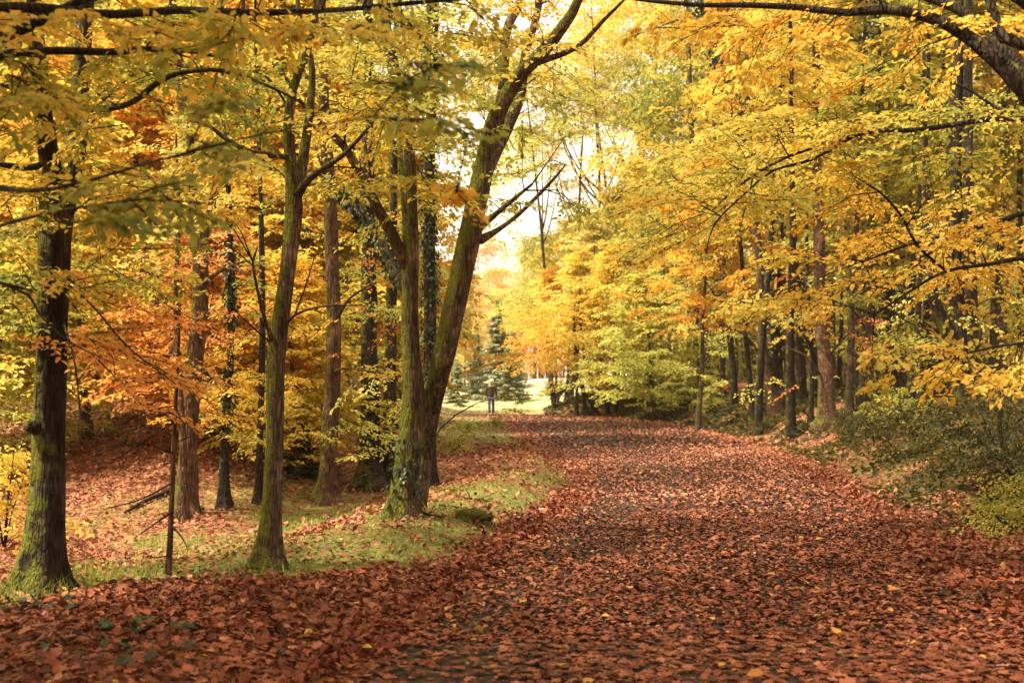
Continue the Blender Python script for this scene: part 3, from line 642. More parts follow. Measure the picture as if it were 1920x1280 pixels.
# T3: the twin-stemmed tree beside the path
Y3 = gY(748, 972)
Y3b = Y3 + 0.5
key_tree('twin_stemmed_tree', 'big tree with two mossy stems joined low down, the right stem leaning over the path', 'tree',
    [[(752, 972, Y3, 50), (760, 900, Y3, 43), (769, 820, Y3, 41), (776, 745, Y3, 40), (772, 680, Y3, 33), (769, 600, Y3, 30), (770, 500, Y3, 30), (768, 400, Y3, 29), (762, 300, Y3, 30), (752, 215, Y3, 27), (735, 120, Y3, 24), (720, 20, Y3, 20), (700, -250, Y3, 14), (680, -600, Y3, 6)],
     [(780, 948, Y3b, 38), (795, 850, Y3b, 33), (808, 770, Y3b - .2, 36), (826, 690, Y3b - .4, 40), (844, 610, Y3b - .5, 40), (864, 520, Y3b - .5, 42), (882, 440, Y3b - .5, 44), (897, 360, Y3b - .5, 40), (912, 285, Y3b - .5, 36), (928, 225, Y3b - .5, 33), (955, 170, Y3b - .6, 28), (985, 130, Y3b - .7, 26), (1020, 95, Y3b - .8, 24), (1060, 45, Y3b - .9, 20), (1085, 0, Y3b - 1, 16), (1130, -130, Y3b - 1, 12), (1200, -400, Y3b - 1, 6)],
     [(774, 820, Y3 + .1, 34), (788, 780, Y3 + .2, 34), (808, 738, Y3b - .3, 34), (828, 690, Y3b - .4, 30)]],
    limbs=[[(899, 425, Y3b - .5, 20), (925, 405, Y3b - .6, 11), (955, 380, Y3b - .8, 8), (998, 345, Y3b - 1, 5)],
        [(900, 450, Y3b - .5, 18), (935, 430, Y3b - .3, 10), (975, 400, Y3b, 8), (1030, 345, Y3b + .2, 6), (1060, 310, Y3b + .4, 3)],
        [(905, 330, Y3b - .5, 30), (925, 290, Y3b - .2, 26), (950, 240, Y3b, 24), (975, 180, Y3b + .2, 20), (985, 100, Y3b + .3, 17), (1010, 10, Y3b + .4, 14), (1040, -200, Y3b + .5, 9), (1060, -500, Y3b + .5, 4)],
        [(935, 230, Y3b - .5, 22), (945, 150, Y3b - .4, 20), (950, 60, Y3b - .3, 18), (985, -40, Y3b - .3, 14), (1000, -300, Y3b - .2, 7)],
        [(1000, 120, Y3b - .7, 14), (1080, 90, Y3b - .9, 10), (1130, 40, Y3b - 1, 8), (1175, -5, Y3b - 1.1, 5)],
        [(762, 500, Y3, 26), (735, 440, Y3 - .1, 22), (705, 385, Y3 - .2, 20), (670, 315, Y3 - .3, 18), (645, 275, Y3 - .4, 15), (605, 235, Y3 - .5, 12), (570, 200, Y3 - .6, 9), (520, 120, Y3 - .7, 5)],
        [(762, 545, Y3 + .1, 22), (735, 500, Y3 + .4, 19), (700, 430, Y3 + .7, 17), (660, 385, Y3 + .9, 14), (610, 330, Y3 + 1.1, 8)],
        [(762, 250, Y3, 18), (790, 160, Y3 + .2, 14), (800, 60, Y3 + .3, 12), (815, -100, Y3 + .4, 8)]],
    crowns=[(region(rg, 43, 560, 20, 900, 250, Y3 - 2, Y3 + 2), 0.62, 'lime', 0.058, 0.45, 10, 11),
            (region(rg, 37, 560, 200, 900, 400, Y3 - 2.2, Y3 + 1.5), 0.6, 'mixed', 0.058, 0.42, 10, 11),
            (region(rg, 24, 840, 0, 1080, 170, Y3 - 1.5, Y3 + 2), 0.6, 'yellow', 0.058, 0.4, 9, 11),
            (region(rg, 24, 900, 180, 1090, 400, Y3 - 1.2, Y3 + 2.5), 0.45, 'lime', 0.058, 0.4, 7, 10),
            (np.array([P(a, b, c) for a, b, c in ((945, 742, Y3 + 1.2), (975, 752, Y3 + 1.4), (962, 768, Y3 + 1.3))]), 0.22, 'olive', 0.043, 0.3, 6, 7)],
    bark=M_BARK, moss=0.72, seed=103, sides=24, above=(14, 4.0, 45, 'lime'), flare=0.45, ivy=[(0, 0.05, 0.9, 5), (9, 0.5, 9, 6)], leaf_parts=50,
    twigs=[[(745, 895, Y3, 5), (715, 888, Y3 - .2, 4), (680, 892, Y3 - .3, 3.5), (645, 915, Y3 - .4, 2)], [(715, 888, Y3 - .2, 3), (690, 865, Y3 - .3, 2.5), (660, 850, Y3 - .4, 1.5)]])
# T4, T5, T7.. : stems in the hollow
Y4 = gY(612, 945)
key_tree('straight_tree', 'straight reddish trunk in the hollow, between slender leaning tree and twin stems', 'tree',
    [[(612, 945, Y4, 34), (615, 880, Y4, 30), (620, 780, Y4, 29), (625, 680, Y4, 28), (626, 580, Y4, 27), (622, 480, Y4, 26), (620, 410, Y4, 25), (615, 300, Y4, 23), (605, 150, Y4, 20), (600, -50, Y4, 17), (590, -400, Y4, 10)]],
    limbs=[[(630, 600, Y4, 9), (655, 560, Y4 - .3, 6), (700, 530, Y4 - .5, 4)], [(620, 700, Y4, 7), (650, 690, Y4 - .3, 5), (720, 700, Y4 - .5, 3)]],
    crowns=[(region(rg, 13, 600, 690, 770, 830, Y4 - 1.6, Y4 + .3, -0.3), 0.5, 'lime', 0.060, 0.5, 8, 10), (region(rg, 16, 560, 480, 740, 660, Y4 - .8, Y4 + 2), 0.5, 'rust', 0.052, 0.35, 7, 9), (region(rg, 14, 560, 380, 760, 560, Y4 + .3, Y4 + 2.5), 0.6, 'lime', 0.058, 0.35, 8, 10)],
    bark=M_BARK_RED, moss=0.48, seed=104, above=(14, 2.8, 25, 'yellow'))
Y5 = gY(345, 965)
key_tree('forked_tree', 'brown forked tree with mossy foot in the hollow, behind the bare sapling', 'tree',
    [[(348, 965, Y5, 35), (350, 900, Y5, 32), (354, 800, Y5, 30), (362, 700, Y5, 32), (372, 620, Y5, 30), (376, 520, Y5, 29), (372, 440, Y5, 29), (362, 360, Y5, 23), (352, 250, Y5, 20), (335, 120, Y5, 17), (320, -80, Y5, 13), (310, -400, Y5, 7)],
     [(375, 460, Y5, 20), (392, 410, Y5 + .1, 17), (410, 330, Y5 + .2, 14), (430, 260, Y5 + .3, 11), (450, 120, Y5 + .4, 10), (460, -100, Y5 + .4, 6)]],
    limbs=[[(352, 760, Y5, 17), (338, 700, Y5 + .2, 14), (322, 640, Y5 + .4, 13), (290, 560, Y5 + .5, 12), (262, 520, Y5 + .6, 8)], [(372, 540, Y5, 10), (420, 505, Y5 - .3, 7), (470, 515, Y5 - .5, 5)]],
    crowns=[(region(rg, 28, 230, 520, 420, 700, Y5 - 1.2, Y5 + 1.5), 0.55, 'salmon', 0.057, 0.45, 9, 10), (region(rg, 24, 260, 260, 520, 470, Y5 - 1, Y5 + 1.8), 0.6, 'yellow', 0.058, 0.4, 9, 10),
            (region(rg, 13, 300, 680, 480, 790, Y5 - 1.2, Y5 + 1), 0.5, 'gold', 0.060, 0.3, 8, 10)],
    bark=M_BARK_RED, moss=0.45, seed=105, above=(13, 2.8, 25, 'gold'))
key_tree('thin_pale_tree', 'thin pale stem pressed close against the right side of the forked tree foot', 'tree',
    [[(343, 978, Y5 - .5, 14), (346, 900, Y5 - .5, 13), (342, 800, Y5 - .5, 12), (336, 700, Y5 - .5, 11), (330, 560, Y5 - .5, 9), (335, 400, Y5 - .5, 7), (330, 250, Y5 - .5, 4)]],
    crowns=[(region(rg, 12, 260, 380, 420, 560, Y5 - 1, Y5), 0.5, 'pink', 0.060, 0.4, 8, 10)], bark=M_BARK_RED, moss=0.2, seed=106, sides=10)
Y7 = gY(420, 955)
key_tree('ivy_tree', 'dark trunk with an ivy-swollen top section, standing just right of the forked tree', 'tree',
    [[(420, 955, Y7, 18), (421, 880, Y7, 16), (424, 800, Y7, 15), (430, 700, Y7, 14), (434, 560, Y7, 13), (430, 400, Y7, 11), (420, 200, Y7, 9), (415, -100, Y7, 5)]],
    crowns=[(region(rg, 13, 370, 660, 520, 800, Y7 - 1, Y7 + 1), 0.55, 'yellow', 0.060, 0.45, 8, 10), (region(rg, 12, 380, 480, 500, 640, Y7 - .5, Y7 + 1.5), 0.55, 'lime', 0.060, 0.5, 8, 10)],
    bark=M_BARK_DARK, moss=0.3, seed=107, ivy=[(0, 0.95, 2.2, 17), (0, 2.6, 4.0, 18)], above=(11, 2.4, 40, 'lime'))
Y8 = gY(695, 917)
key_tree('old_tree', 'dark thick old trunk with a hollow foot, half hidden behind the twin-stemmed tree', 'tree',
    [[(692, 917, Y8, 46), (694, 850, Y8, 38), (695, 740, Y8, 34), (692, 600, Y8, 30), (690, 420, Y8, 27), (690, 200, Y8, 23), (690, -100, Y8, 17), (690, -450, Y8, 8)],
     [(722, 915, Y8 + .3, 30), (728, 840, Y8 + .3, 25), (732, 700, Y8 + .4, 22), (735, 500, Y8 + .5, 18), (740, 250, Y8 + .5, 13), (745, -80, Y8 + .6, 7)]],
    crowns=[(region(rg, 24, 600, 540, 780, 800, Y8 - 1, Y8 + 2), 0.6, 'lime', 0.058, 0.45, 9, 10), (region(rg, 28, 620, 250, 860, 520, Y8, Y8 + 2.5), 0.65, 'yellow', 0.058, 0.35, 9, 10)],
    bark=M_BARK_DARK, moss=0.5, seed=108, above=(15, 3, 50, 'yellow'))
Y9 = gY(487, 945)
key_tree('thin_dark_tree', 'thin dark trunk just left of the slender leaning tree, far side of the hollow', 'tree',
    [[(486, 945, Y9, 15), (487, 860, Y9, 13), (490, 740, Y9, 12), (492, 560, Y9, 11), (488, 350, Y9, 9), (480, 100, Y9, 6), (478, -100, Y9, 4)]],
    crowns=[(region(rg, 14, 420, 520, 600, 760, Y9 - .5, Y9 + 1.5), 0.6, 'gold', 0.060, 0.25, 8, 10)], bark=M_BARK_DARK, moss=0.3, seed=109, sides=10)
Yc = Y4 + 1.2
key_tree('ivy_column_tree', 'tall stem wrapped in dark ivy, rising behind the fork of the twin-stemmed tree', 'tree',
    [[(800, gpy(800, 17.5), 17.5, 30), (803, 800, 17.5, 26), (806, 650, 17.5, 24), (805, 480, 17.5, 22), (806, 300, 17.5, 20), (812, 100, 17.5, 17), (820, -150, 17.5, 12), (825, -450, 17.5, 6)]],
    crowns=[(region(rg, 18, 700, 30, 960, 300, 16, 20), 0.75, 'lime', 0.073, 0.4, 9, 10)], bark=M_BARK_DARK, moss=0.3, seed=110, ivy=[(0, 0.6, 7.0, 27)], above=(16, 3, 40, 'lime'))
# bare sapling in front of the hollow
Y6 = gY(316, 1082)
key_tree('bare_sapling', 'thin reddish dead sapling with bare side twigs, standing in the grass of the hollow', 'tree',
    [[(316, 1082, Y6, 11), (320, 1000, Y6, 9.5), (324, 900, Y6, 9), (327, 820, Y6, 8), (332, 700, Y6, 6), (337, 600, Y6, 4), (340, 520, Y6, 2)]],
    twigs=[[(322, 960, Y6, 4), (285, 985, Y6 - .3, 3), (250, 1010, Y6 - .5, 1.5)], [(323, 905, Y6, 4), (265, 935, Y6 - .2, 3), (195, 955, Y6 - .4, 1.5)], [(326, 850, Y6, 4), (260, 830, Y6 - .3, 3), (180, 850, Y6 - .5, 1.5)],
           [(328, 790, Y6, 4), (265, 830, Y6 - .2, 3), (205, 870, Y6 - .3, 1.5)], [(320, 985, Y6, 4), (340, 1005, Y6 - .3, 3), (352, 1030, Y6 - .4, 1.5)], [(330, 760, Y6, 3), (280, 770, Y6 - .3, 2.5), (215, 800, Y6 - .4, 1.5)],
           [(326, 830, Y6, 3), (380, 810, Y6 + .3, 2.5), (420, 800, Y6 + .4, 1.5)], [(318, 1040, Y6, 3), (290, 1045, Y6 - .2, 2), (270, 1035, Y6 - .3, 1)], [(332, 720, Y6, 3), (280, 735, Y6 - .2, 2), (240, 728, Y6 - .3, 1)]],
    crowns=[(region(rg, 7, 240, 700, 400, 800, Y6 - .5, Y6 + .4), 0.4, 'pink', 0.043, 0.5, 6, 8)], bark=M_BARK_RED, moss=0.1, seed=111, sides=8, flare=0.2)

# tree out of frame on the left whose low boughs hang into the picture
XA, YA = -3.75, 6.3; pA = 960 + XA * F / YA
key_tree('overhanging_tree', 'tree beyond the left edge whose low boughs hang close across the top left', 'tree',
    [[(pA, gpy(pA, YA), YA, 110), (pA + 10, 900, YA, 95), (pA + 15, 500, YA, 88), (pA + 30, 100, YA, 80), (pA + 60, -400, YA, 60), (pA + 100, -900, YA, 40), (pA + 120, -1500, YA, 14)]],
    limbs=[[(pA + 25, 220, YA, 46), (-120, 110, YA, 30), (0, 72, YA, 24), (60, 48, YA, 20), (130, 12, YA, 18), (220, -30, YA + .1, 14), (330, -60, YA + .2, 10)],
        [(pA + 25, 180, YA, 40), (-100, 120, YA + .2, 22), (20, 102, YA + .3, 17), (110, 95, YA + .3, 15), (200, 98, YA + .3, 14), (300, 92, YA + .4, 12), (380, 100, YA + .4, 9), (450, 118, YA + .4, 5)],
        [(pA + 35, 20, YA, 40), (-90, 20, YA - .1, 24), (60, 15, YA - .1, 20), (200, 28, YA, 17), (330, 20, YA + .2, 15), (480, 24, YA + .3, 13), (640, 18, YA + .4, 10), (780, 5, YA + .5, 8), (900, -4, YA + .5, 5)],
        [(pA + 25, 260, YA, 34), (-90, 330, YA - .7, 18), (20, 355, YA - 1.2, 11), (120, 350, YA - 1.6, 8), (300, 300, YA - 1.9, 5), (500, 250, YA - 2.0, 3.5), (700, 220, YA - 2.0, 2)],
        [(pA + 25, 400, YA, 26), (-120, 470, YA - .6, 13), (-20, 430, YA - 1.0, 8), (90, 400, YA - 1.4, 6), (260, 375, YA - 1.7, 4), (420, 385, YA - 1.8, 2.5), (560, 400, YA - 1.8, 1.5)]],
    crowns=[(region(rg, 55, -150, -60, 950, 110, YA - .8, YA + 1.6), 0.42, 'mixed', 0.058, 0.34, 8, 10), (region(rg, 16, -100, 90, 420, 220, YA - .8, YA + 1), 0.40, 'olive', 0.058, 0.55, 8, 10),
            (region(rg, 4, 300, 190, 480, 300, YA - 2.2, YA - 1.6, -0.05), 0.28, 'olive', 0.052, 0.42, 6, 8), (region(rg, 6, 640, 140, 940, 270, YA - 2.2, YA - 1.6, -0.05), 0.28, 'olive', 0.052, 0.42, 6, 8), (region(rg, 8, 60, 350, 430, 430, YA - 2.1, YA - 1.5, 0.0), 0.28, 'olive', 0.053, 0.35, 6, 8),
            (region(rg, 3, 835, 350, 905, 420, YA - 1.6, YA - 1.3), 0.16, 'gold', 0.043, 0.55, 4, 6)],
    bark=M_BARK_DARK, moss=0.35, seed=112, above=(10, 3.4, 110, 'mixed'), leaf_parts=60)

# ---------------------------------------------------------------- right of the path
XB, YB_ = 6.2, 11.2; pB = 960 + XB * F / YB_
key_tree('spreading_beech', 'bright yellow beech at the right edge spreading long flat sprays of leaves towards the path', 'tree',
    [[(pB, gpy(pB, YB_), YB_, 100), (pB + 4, 700, YB_, 86), (pB, 400, YB_, 80), (pB - 10, 100, YB_, 72), (pB - 20, -300, YB_, 56), (pB - 30, -800, YB_, 34), (pB - 30, -1400, YB_, 12)]],
    limbs=[[(pB, 330, YB_, 30), (1960, 240, YB_ - .6, 18), (1880, 222, YB_ - .9, 13), (1800, 232, YB_ - 1.1, 11), (1720, 244, YB_ - 1.2, 10), (1640, 246, YB_ - 1.3, 8), (1540, 272, YB_ - 1.4, 7), (1460, 302, YB_ - 1.5, 5.5), (1390, 345, YB_ - 1.5, 4.5), (1335, 395, YB_ - 1.5, 3)],
        [(1600, 256, YB_ - 1.3, 7), (1520, 300, YB_ - 1.5, 6), (1450, 320, YB_ - 1.6, 5), (1400, 360, YB_ - 1.6, 4), (1340, 420, YB_ - 1.7, 3), (1325, 470, YB_ - 1.7, 2)],
        [(pB, 480, YB_, 24), (1960, 400, YB_ - .3, 13), (1860, 420, YB_ - .2, 10), (1780, 440, YB_ - .1, 8), (1700, 460, YB_, 6), (1620, 490, YB_ + .1, 4)],
        [(pB, 540, YB_, 20), (1960, 486, YB_ - .8, 11), (1850, 496, YB_ - 1, 8), (1770, 510, YB_ - 1.1, 6), (1700, 550, YB_ - 1.2, 5), (1640, 590, YB_ - 1.3, 3)],
        [(pB, 700, YB_, 14), (1980, 650, YB_ - 1.5, 8), (1900, 645, YB_ - 2, 6), (1820, 660, YB_ - 2.2, 4), (1720, 680, YB_ - 2.3, 2)],
        [(1900, 230, YB_ - .8, 8), (1850, 190, YB_ - .7, 6), (1800, 160, YB_ - .6, 5), (1745, 148, YB_ - .5, 3)],
        [(1770, 505, YB_ - 1.0, 6), (1720, 460, YB_ - 1.1, 6), (1690, 405, YB_ - 1.2, 5), (1650, 360, YB_ - 1.3, 4), (1600, 330, YB_ - 1.3, 2)]],
    crowns=[(region(rg, 58, 1240, 230, 1600, 430, YB_ - 2.2, YB_ + 1.5, -0.42), 0.62, 'yellow', 0.058, 0.30, 11, 12), (region(rg, 36, 1560, 150, 2050, 350, YB_ - 2, YB_ + 1.5), 0.62, 'olive', 0.058, 0.60, 10, 11),
            (region(rg, 40, 1440, 370, 1980, 540, YB_ - 1.6, YB_ + 1.8, -0.12), 0.62, 'gold', 0.058, 0.22, 10, 11), (region(rg, 18, 1560, 540, 2000, 690, YB_ - 1.4, YB_ + 2, -0.1), 0.55, 'olive', 0.058, 0.62, 9, 11),
            (region(rg, 21, 1190, 340, 1400, 470, YB_ - 2, YB_ + .8, -0.3), 0.5, 'lime', 0.058, 0.72, 8, 10), (region(rg, 12, 1640, 650, 2000, 720, YB_ - 3.2, YB_ - 1), 0.42, 'yellow', 0.060, 0.5, 8, 10),
            (region(rg, 12, 1380, 500, 1560, 600, YB_ - 1.8, YB_ + 1.0), 0.5, 'yellow', 0.058, 0.55, 9, 11)],
    bark=M_BARK_DARK, moss=0.3, seed=113, above=(13, 4, 150, 'yellow'), leaf_parts=40,
    twigs=[[(1790, 205, YB_ - 1.1, 3), (1800, 300, YB_ - 1.2, 2.5), (1805, 390, YB_ - 1.2, 1.5)]])
XC, YC_ = 4.9, 7.2; pC = 960 + XC * F / YC_
key_tree('bowed_tree', 'tree at the right edge bending a long black bough across the top of the view', 'tree',
    [[(pC, gpy(pC, YC_), YC_, 120), (pC + 10, 800, YC_, 104), (pC - 30, 400, YC_ + .2, 92), (pC - 60, 150, YC_ + .4, 84), (pC - 70, -200, YC_ + .5, 66), (pC - 60, -700, YC_ + .5, 40), (pC - 60, -1300, YC_ + .5, 14)]],
    limbs=[[(pC - 40, 330, YC_ + .2, 60), (2010, 240, YC_ + .4, 44), (1930, 178, YC_ + .5, 36), (1885, 130, YC_ + .6, 32), (1830, 80, YC_ + .7, 27), (1780, 48, YC_ + .8, 23), (1730, 30, YC_ + .9, 20), (1660, 18, YC_ + 1, 19), (1590, 24, YC_ + 1.1, 15), (1490, 14, YC_ + 1.2, 13), (1400, 10, YC_ + 1.3, 11), (1320, 10, YC_ + 1.4, 9), (1240, 4, YC_ + 1.5, 8), (1170, -4, YC_ + 1.6, 5)],
        [(2000, 220, YC_ + .4, 34), (1930, 150, YC_ + .9, 27), (1890, 100, YC_ + 1.1, 25), (1850, 60, YC_ + 1.3, 22), (1800, 20, YC_ + 1.5, 18), (1720, -10, YC_ + 1.7, 13), (1620, -40, YC_ + 1.9, 8)],
        [(1990, 110, YC_ + .4, 34), (1930, 85, YC_ + .5, 27), (1880, 70, YC_ + .6, 22), (1850, -20, YC_ + .7, 16), (1820, -120, YC_ + .8, 10)],
        [(2010, 60, YC_ + .4, 28), (1940, 20, YC_, 20), (1880, -20, YC_, 14)]],
    crowns=[(region(rg, 30, 1180, -40, 1960, 80, YC_ + .4, YC_ + 2.6), 0.45, 'gold', 0.058, 0.25, 8, 10), (region(rg, 12, 1380, 60, 1800, 180, YC_ + .8, YC_ + 2.6), 0.42, 'yellow', 0.058, 0.55, 8, 10)],
    bark=M_BARK_DARK, moss=0.32, seed=114, above=(10, 3.6, 110, 'gold'), leaf_parts=60)

RIGHT = [  # name, label, stem rows (px, py, width), bark, moss, ivy, Y from base pixel
    ('dark_trunked_tree', 'large dark double-stemmed tree above the bramble thicket, at the right side of the bank', [(1815, 800, 58), (1808, 740, 46), (1798, 640, 44), (1790, 560, 42), (1788, 450, 38), (1790, 250, 32), (1800, 0, 26), (1800, -300, 14)], M_BARK_DARK, 0.3),
    ('dark_side_tree', 'straight dark trunk close against the right of the large double-stemmed tree', [(1832, 795, 34), (1828, 700, 30), (1822, 600, 28), (1818, 480, 26), (1815, 250, 22), (1815, 0, 16), (1815, -250, 8)], M_BARK_DARK, 0.2),
    ('leaning_tree', 'leaning trunk on the right bank with its foot kicked out towards the path', [(1458, 782, 27), (1446, 740, 23), (1434, 690, 21), (1428, 620, 19), (1426, 540, 18), (1420, 450, 17), (1410, 350, 15), (1400, 150, 12), (1395, -100, 8)], M_BARK_RED, 0.25),
    ('bowed_trunk_tree', 'thin dark trunk on the right bank bending gently right, left of the leaning trunk', [(1377, 766, 15), (1375, 700, 14), (1368, 630, 14), (1360, 560, 12), (1356, 480, 11), (1352, 350, 9), (1350, 150, 6)], M_BARK_DARK, 0.2),
    ('black_trunk_tree', 'straight blackish thin trunk just behind the gently bending one', [(1356, 722, 12), (1354, 660, 11), (1351, 580, 11), (1346, 450, 10), (1340, 250, 8), (1335, 0, 5)], M_BARK_DARK, 0.1),
    ('brown_trunk_tree', 'brown upright trunk on the bank, close right of the leaning trunk', [(1486, 750, 24), (1480, 690, 20), (1474, 620, 18), (1468, 540, 17), (1462, 420, 15), (1455, 200, 12), (1450, -50, 8)], M_BARK_RED, 0.2),
    ('broad_stump_tree', 'stout brown trunk with a wide split foot, ringed by hanging twigs above the bramble', [(1552, 802, 54), (1550, 770, 42), (1549, 730, 36), (1546, 680, 32), (1540, 600, 28), (1536, 450, 24), (1530, 250, 19), (1530, 0, 14)], M_BARK_RED, 0.3),
    ('thin_stem_tree', 'thin stem beside the stout split-footed trunk, on its left', [(1520, 792, 12), (1522, 730, 10), (1521, 660, 9), (1515, 560, 8), (1512, 400, 6)], M_BARK_DARK, 0.2),
    ('slanted_tree', 'slanting thin trunk in the undergrowth, right of the stout split-footed trunk', [(1608, 765, 15), (1622, 710, 13), (1632, 640, 11), (1640, 540, 9), (1644, 420, 7)], M_BARK_DARK, 0.3),
    ('back_trunk_tree', 'brown trunk standing back in the wood, midway from the split-footed to the double-stemmed tree', [(1676, 755, 20), (1674, 690, 18), (1668, 600, 16), (1665, 450, 14), (1660, 250, 11), (1660, 0, 8)], M_BARK_DARK, 0.2),
    ('crooked_tree', 'crooked dark trunk left of the large double-stemmed tree, kinked at mid height', [(1742, 745, 28), (1738, 690, 24), (1724, 630, 22), (1712, 560, 19), (1715, 470, 16), (1712, 300, 13), (1705, 50, 9)], M_BARK_DARK, 0.25),
    ('edge_sapling', 'thin sapling stem at the near end of the bank, beside the path edge bramble', [(1311, 760, 6), (1310, 690, 6), (1306, 640, 5), (1296, 590, 4), (1288, 540, 3)], M_BARK_DARK, 0.1),
]
for i, (nm, lab, rows, bk, ms) in enumerate(RIGHT):
    Yb = gY(rows[0][0], rows[0][1]); st = [(a, b, Yb, w * 0.85) for a, b, w in rows]; x0 = rows[2][0]
    st2 = [st]; cr = []
    if i == 0: st2.append([(1800, 690, Yb, 34), (1775, 620, Yb + .1, 27), (1752, 560, Yb + .2, 22), (1740, 480, Yb + .3, 18), (1735, 300, Yb + .4, 13), (1730, 100, Yb + .4, 8)])
    hs = ['olive', 'lime', 'yellow', 'lime', 'yellow', 'lime', 'rust', 'lime', 'olive', 'lime', 'olive', 'lime'][i]
    n = 9 if i in (4, 7, 8, 11) else 14; sz = 0.03 * Yb + 0.1
    cr = [(region(rg, n, x0 - 130, 430, x0 + 130, 640, Yb - 1.5, Yb + 2), sz, hs, 0.05 + 0.0016 * Yb, 0.55, 8, 8), (region(rg, 5, x0 - 110, 620, x0 + 110, 730, Yb - 1.5, Yb + .5), sz * 0.75, hs, 0.05 + 0.0014 * Yb, 0.45, 7, 7)]
    lb = [[(rows[2][0], rows[2][1] - 10, Yb, 5), (rows[2][0] - 35, rows[2][1] - 60, Yb - .3, 4), (rows[2][0] - 80, rows[2][1] - 80, Yb - .5, 2)], [(rows[3][0], rows[3][1], Yb, 5), (rows[3][0] + 40, rows[3][1] - 50, Yb + .3, 3.5), (rows[3][0] + 85, rows[3][1] - 70, Yb + .5, 2)]]
    key_tree(nm, lab, 'tree', st2, limbs=lb, crowns=cr, bark=bk, moss=ms, seed=130 + i, sides=14, flare=0.4, above=(13, 3, 40, hs) if i in (0, 2, 6, 10) else None, hexa=False)

# ivy-clad tall trees at the right of the gap
for k, (rows, Y, z1, lab) in enumerate((
    ([(1455, 0, 24), (1440, 400, 22), (1395, 220, 20), (1340, 60, 18), (1310, -60, 16), (1290, -300, 10)], 44.0, 22, 'tall ivy-clad trunk leaning left into the sky gap, dark with climbing leaves'),
    ([(1530, 0, 22), (1500, 420, 20), (1455, 240, 18), (1415, 80, 16), (1395, -80, 14), (1370, -300, 9)], 46.0, 22, 'second ivy-clad leaning trunk, close right of the taller one by the sky gap'),
    ([(1668, 0, 24), (1664, 500, 22), (1656, 260, 21), (1648, 80, 19), (1640, -80, 16), (1630, -300, 9)], 36.0, 19, 'upright ivy-covered trunk behind the yellow beech sprays on the right'),
    ([(1600, 0, 20), (1640, 420, 18), (1622, 120, 16), (1600, 60, 15), (1585, -60, 13), (1560, -300, 8)], 38.0, 5, 'leaning brown trunk seen above the pale yellow sprays, between two ivy-clad trunks'))):
    b = rows[0][0]; st = [(b, gpy(b, Y), Y, rows[0][2] * 1.2)] + [(a, c, Y, w) for a, c, w in rows[1:]]
    key_tree('ivy_clad_tree', lab, 'tree', [st], crowns=[(region(rg, 24, rows[3][0] - 130, -40, rows[3][0] + 150, 300, Y - 1, Y + 4), 1.4, 'gold' if k < 3 else 'lime', 0.14, 0.35, 8, 8)],
        bark=M_BARK_DARK, moss=0.3, seed=150 + k, sides=12, ivy=[(0, 1.5 if k < 3 else 3, z1, 160 + k)], hexa=False, above=(18, 3, 40, 'gold'), ivy_size=(420, 0.75, 0.15))

# ------------------------------------------------------------------ the wood further back
NUM = ['first', 'second', 'third', 'fourth', 'fifth', 'sixth', 'seventh', 'eighth', 'ninth', 'tenth', 'eleventh', 'twelfth', 'thirteenth', 'fourteenth']
WORD = {'yellow': 'yellow', 'lime': 'yellow-green', 'gold': 'golden', 'orange': 'orange', 'olive': 'olive green', 'mixed': 'green and orange', 'pale': 'pale yellow', 'rust': 'rusty', 'salmon': 'salmon orange', 'pink': 'pinkish'}
def row(protos, xs_, Y, hs, what, where, group, seed, jit=25, dy=2.0, sc0=1.0, moss=0.3, ivy_every=0, zs=1.0):
    rng = RS(seed); xs_ = sorted(xs_)
    for i, px in enumerate(xs_):
        h = hs[int(rng.randint(len(hs)))]; p = protos[int(rng.randint(len(protos)))]; s = sc0 * rng.uniform(0.88, 1.15)
        iv = None
        place(p, px + rng.uniform(-jit, jit), Y + rng.uniform(-dy, dy), f'{WORD[h]} {what}, {NUM[i]} from the left {where}', h, sc_=(s, s * zs * rng.uniform(0.92, 1.1)), group=group, moss=moss)
row([YB[0], YB[1], YB[2], YB[2]], [-70, 40, 150, 260, 445, 560, 655], 22.5, ['orange', 'gold', 'yellow', 'lime', 'pink'], 'young beech', 'on the near hillside slope', 'young beeches on the near hillside', 1, zs=0.85)
row([YB[4], YB[2]], [-30, 400, 555], 20.0, ['salmon', 'gold', 'salmon', 'lime', 'yellow'], 'low beech', 'at the foot of the hillside', 'low young beeches at the foot of the hillside', 14, jit=12, dy=0.8, sc0=0.85, zs=0.8)
row([YB[0], YB[1], YB[3], TT[2]], [-120, -20, 90, 210, 330, 440, 540, 640, 740], 29, ['yellow', 'mixed', 'lime', 'gold', 'lime', 'pink'], 'tree', 'in the second row up the hillside', 'trees in the second row up the hillside', 2)
row([TT[0], TT[1], TT[2], YB[3]], [-150, -50, 60, 170, 270, 380, 480, 560], 40, ['yellow', 'lime', 'mixed', 'lime', 'pale', 'orange'], 'tall tree', 'in hillside row three', 'tall trees in the third row up the hillside', 3)
row([TT[0], TT[1], TT[2]], [-160, -60, 50, 160, 270, 380], 56, ['yellow', 'lime', 'pale', 'lime', 'mixed'], 'tall tree', 'along the top of the hillside', 'tall trees along the top of the hillside', 4, sc0=1.1)
row(HB, [1630, 1720, 1830, 1960], 31, ['lime', 'olive', 'yellow', 'lime'], 'young beech', 'in the front row of the right-hand wood', 'young beeches in the right-hand wood', 5)
row([HB[0], HB[1], HB[2], HB[0]], [1290, 1560, 1690, 1800, 1920], 41, ['lime', 'yellow', 'gold', 'lime'], 'beech', 'in the second row of the right-hand wood', 'beeches in the second row of the right-hand wood', 6)
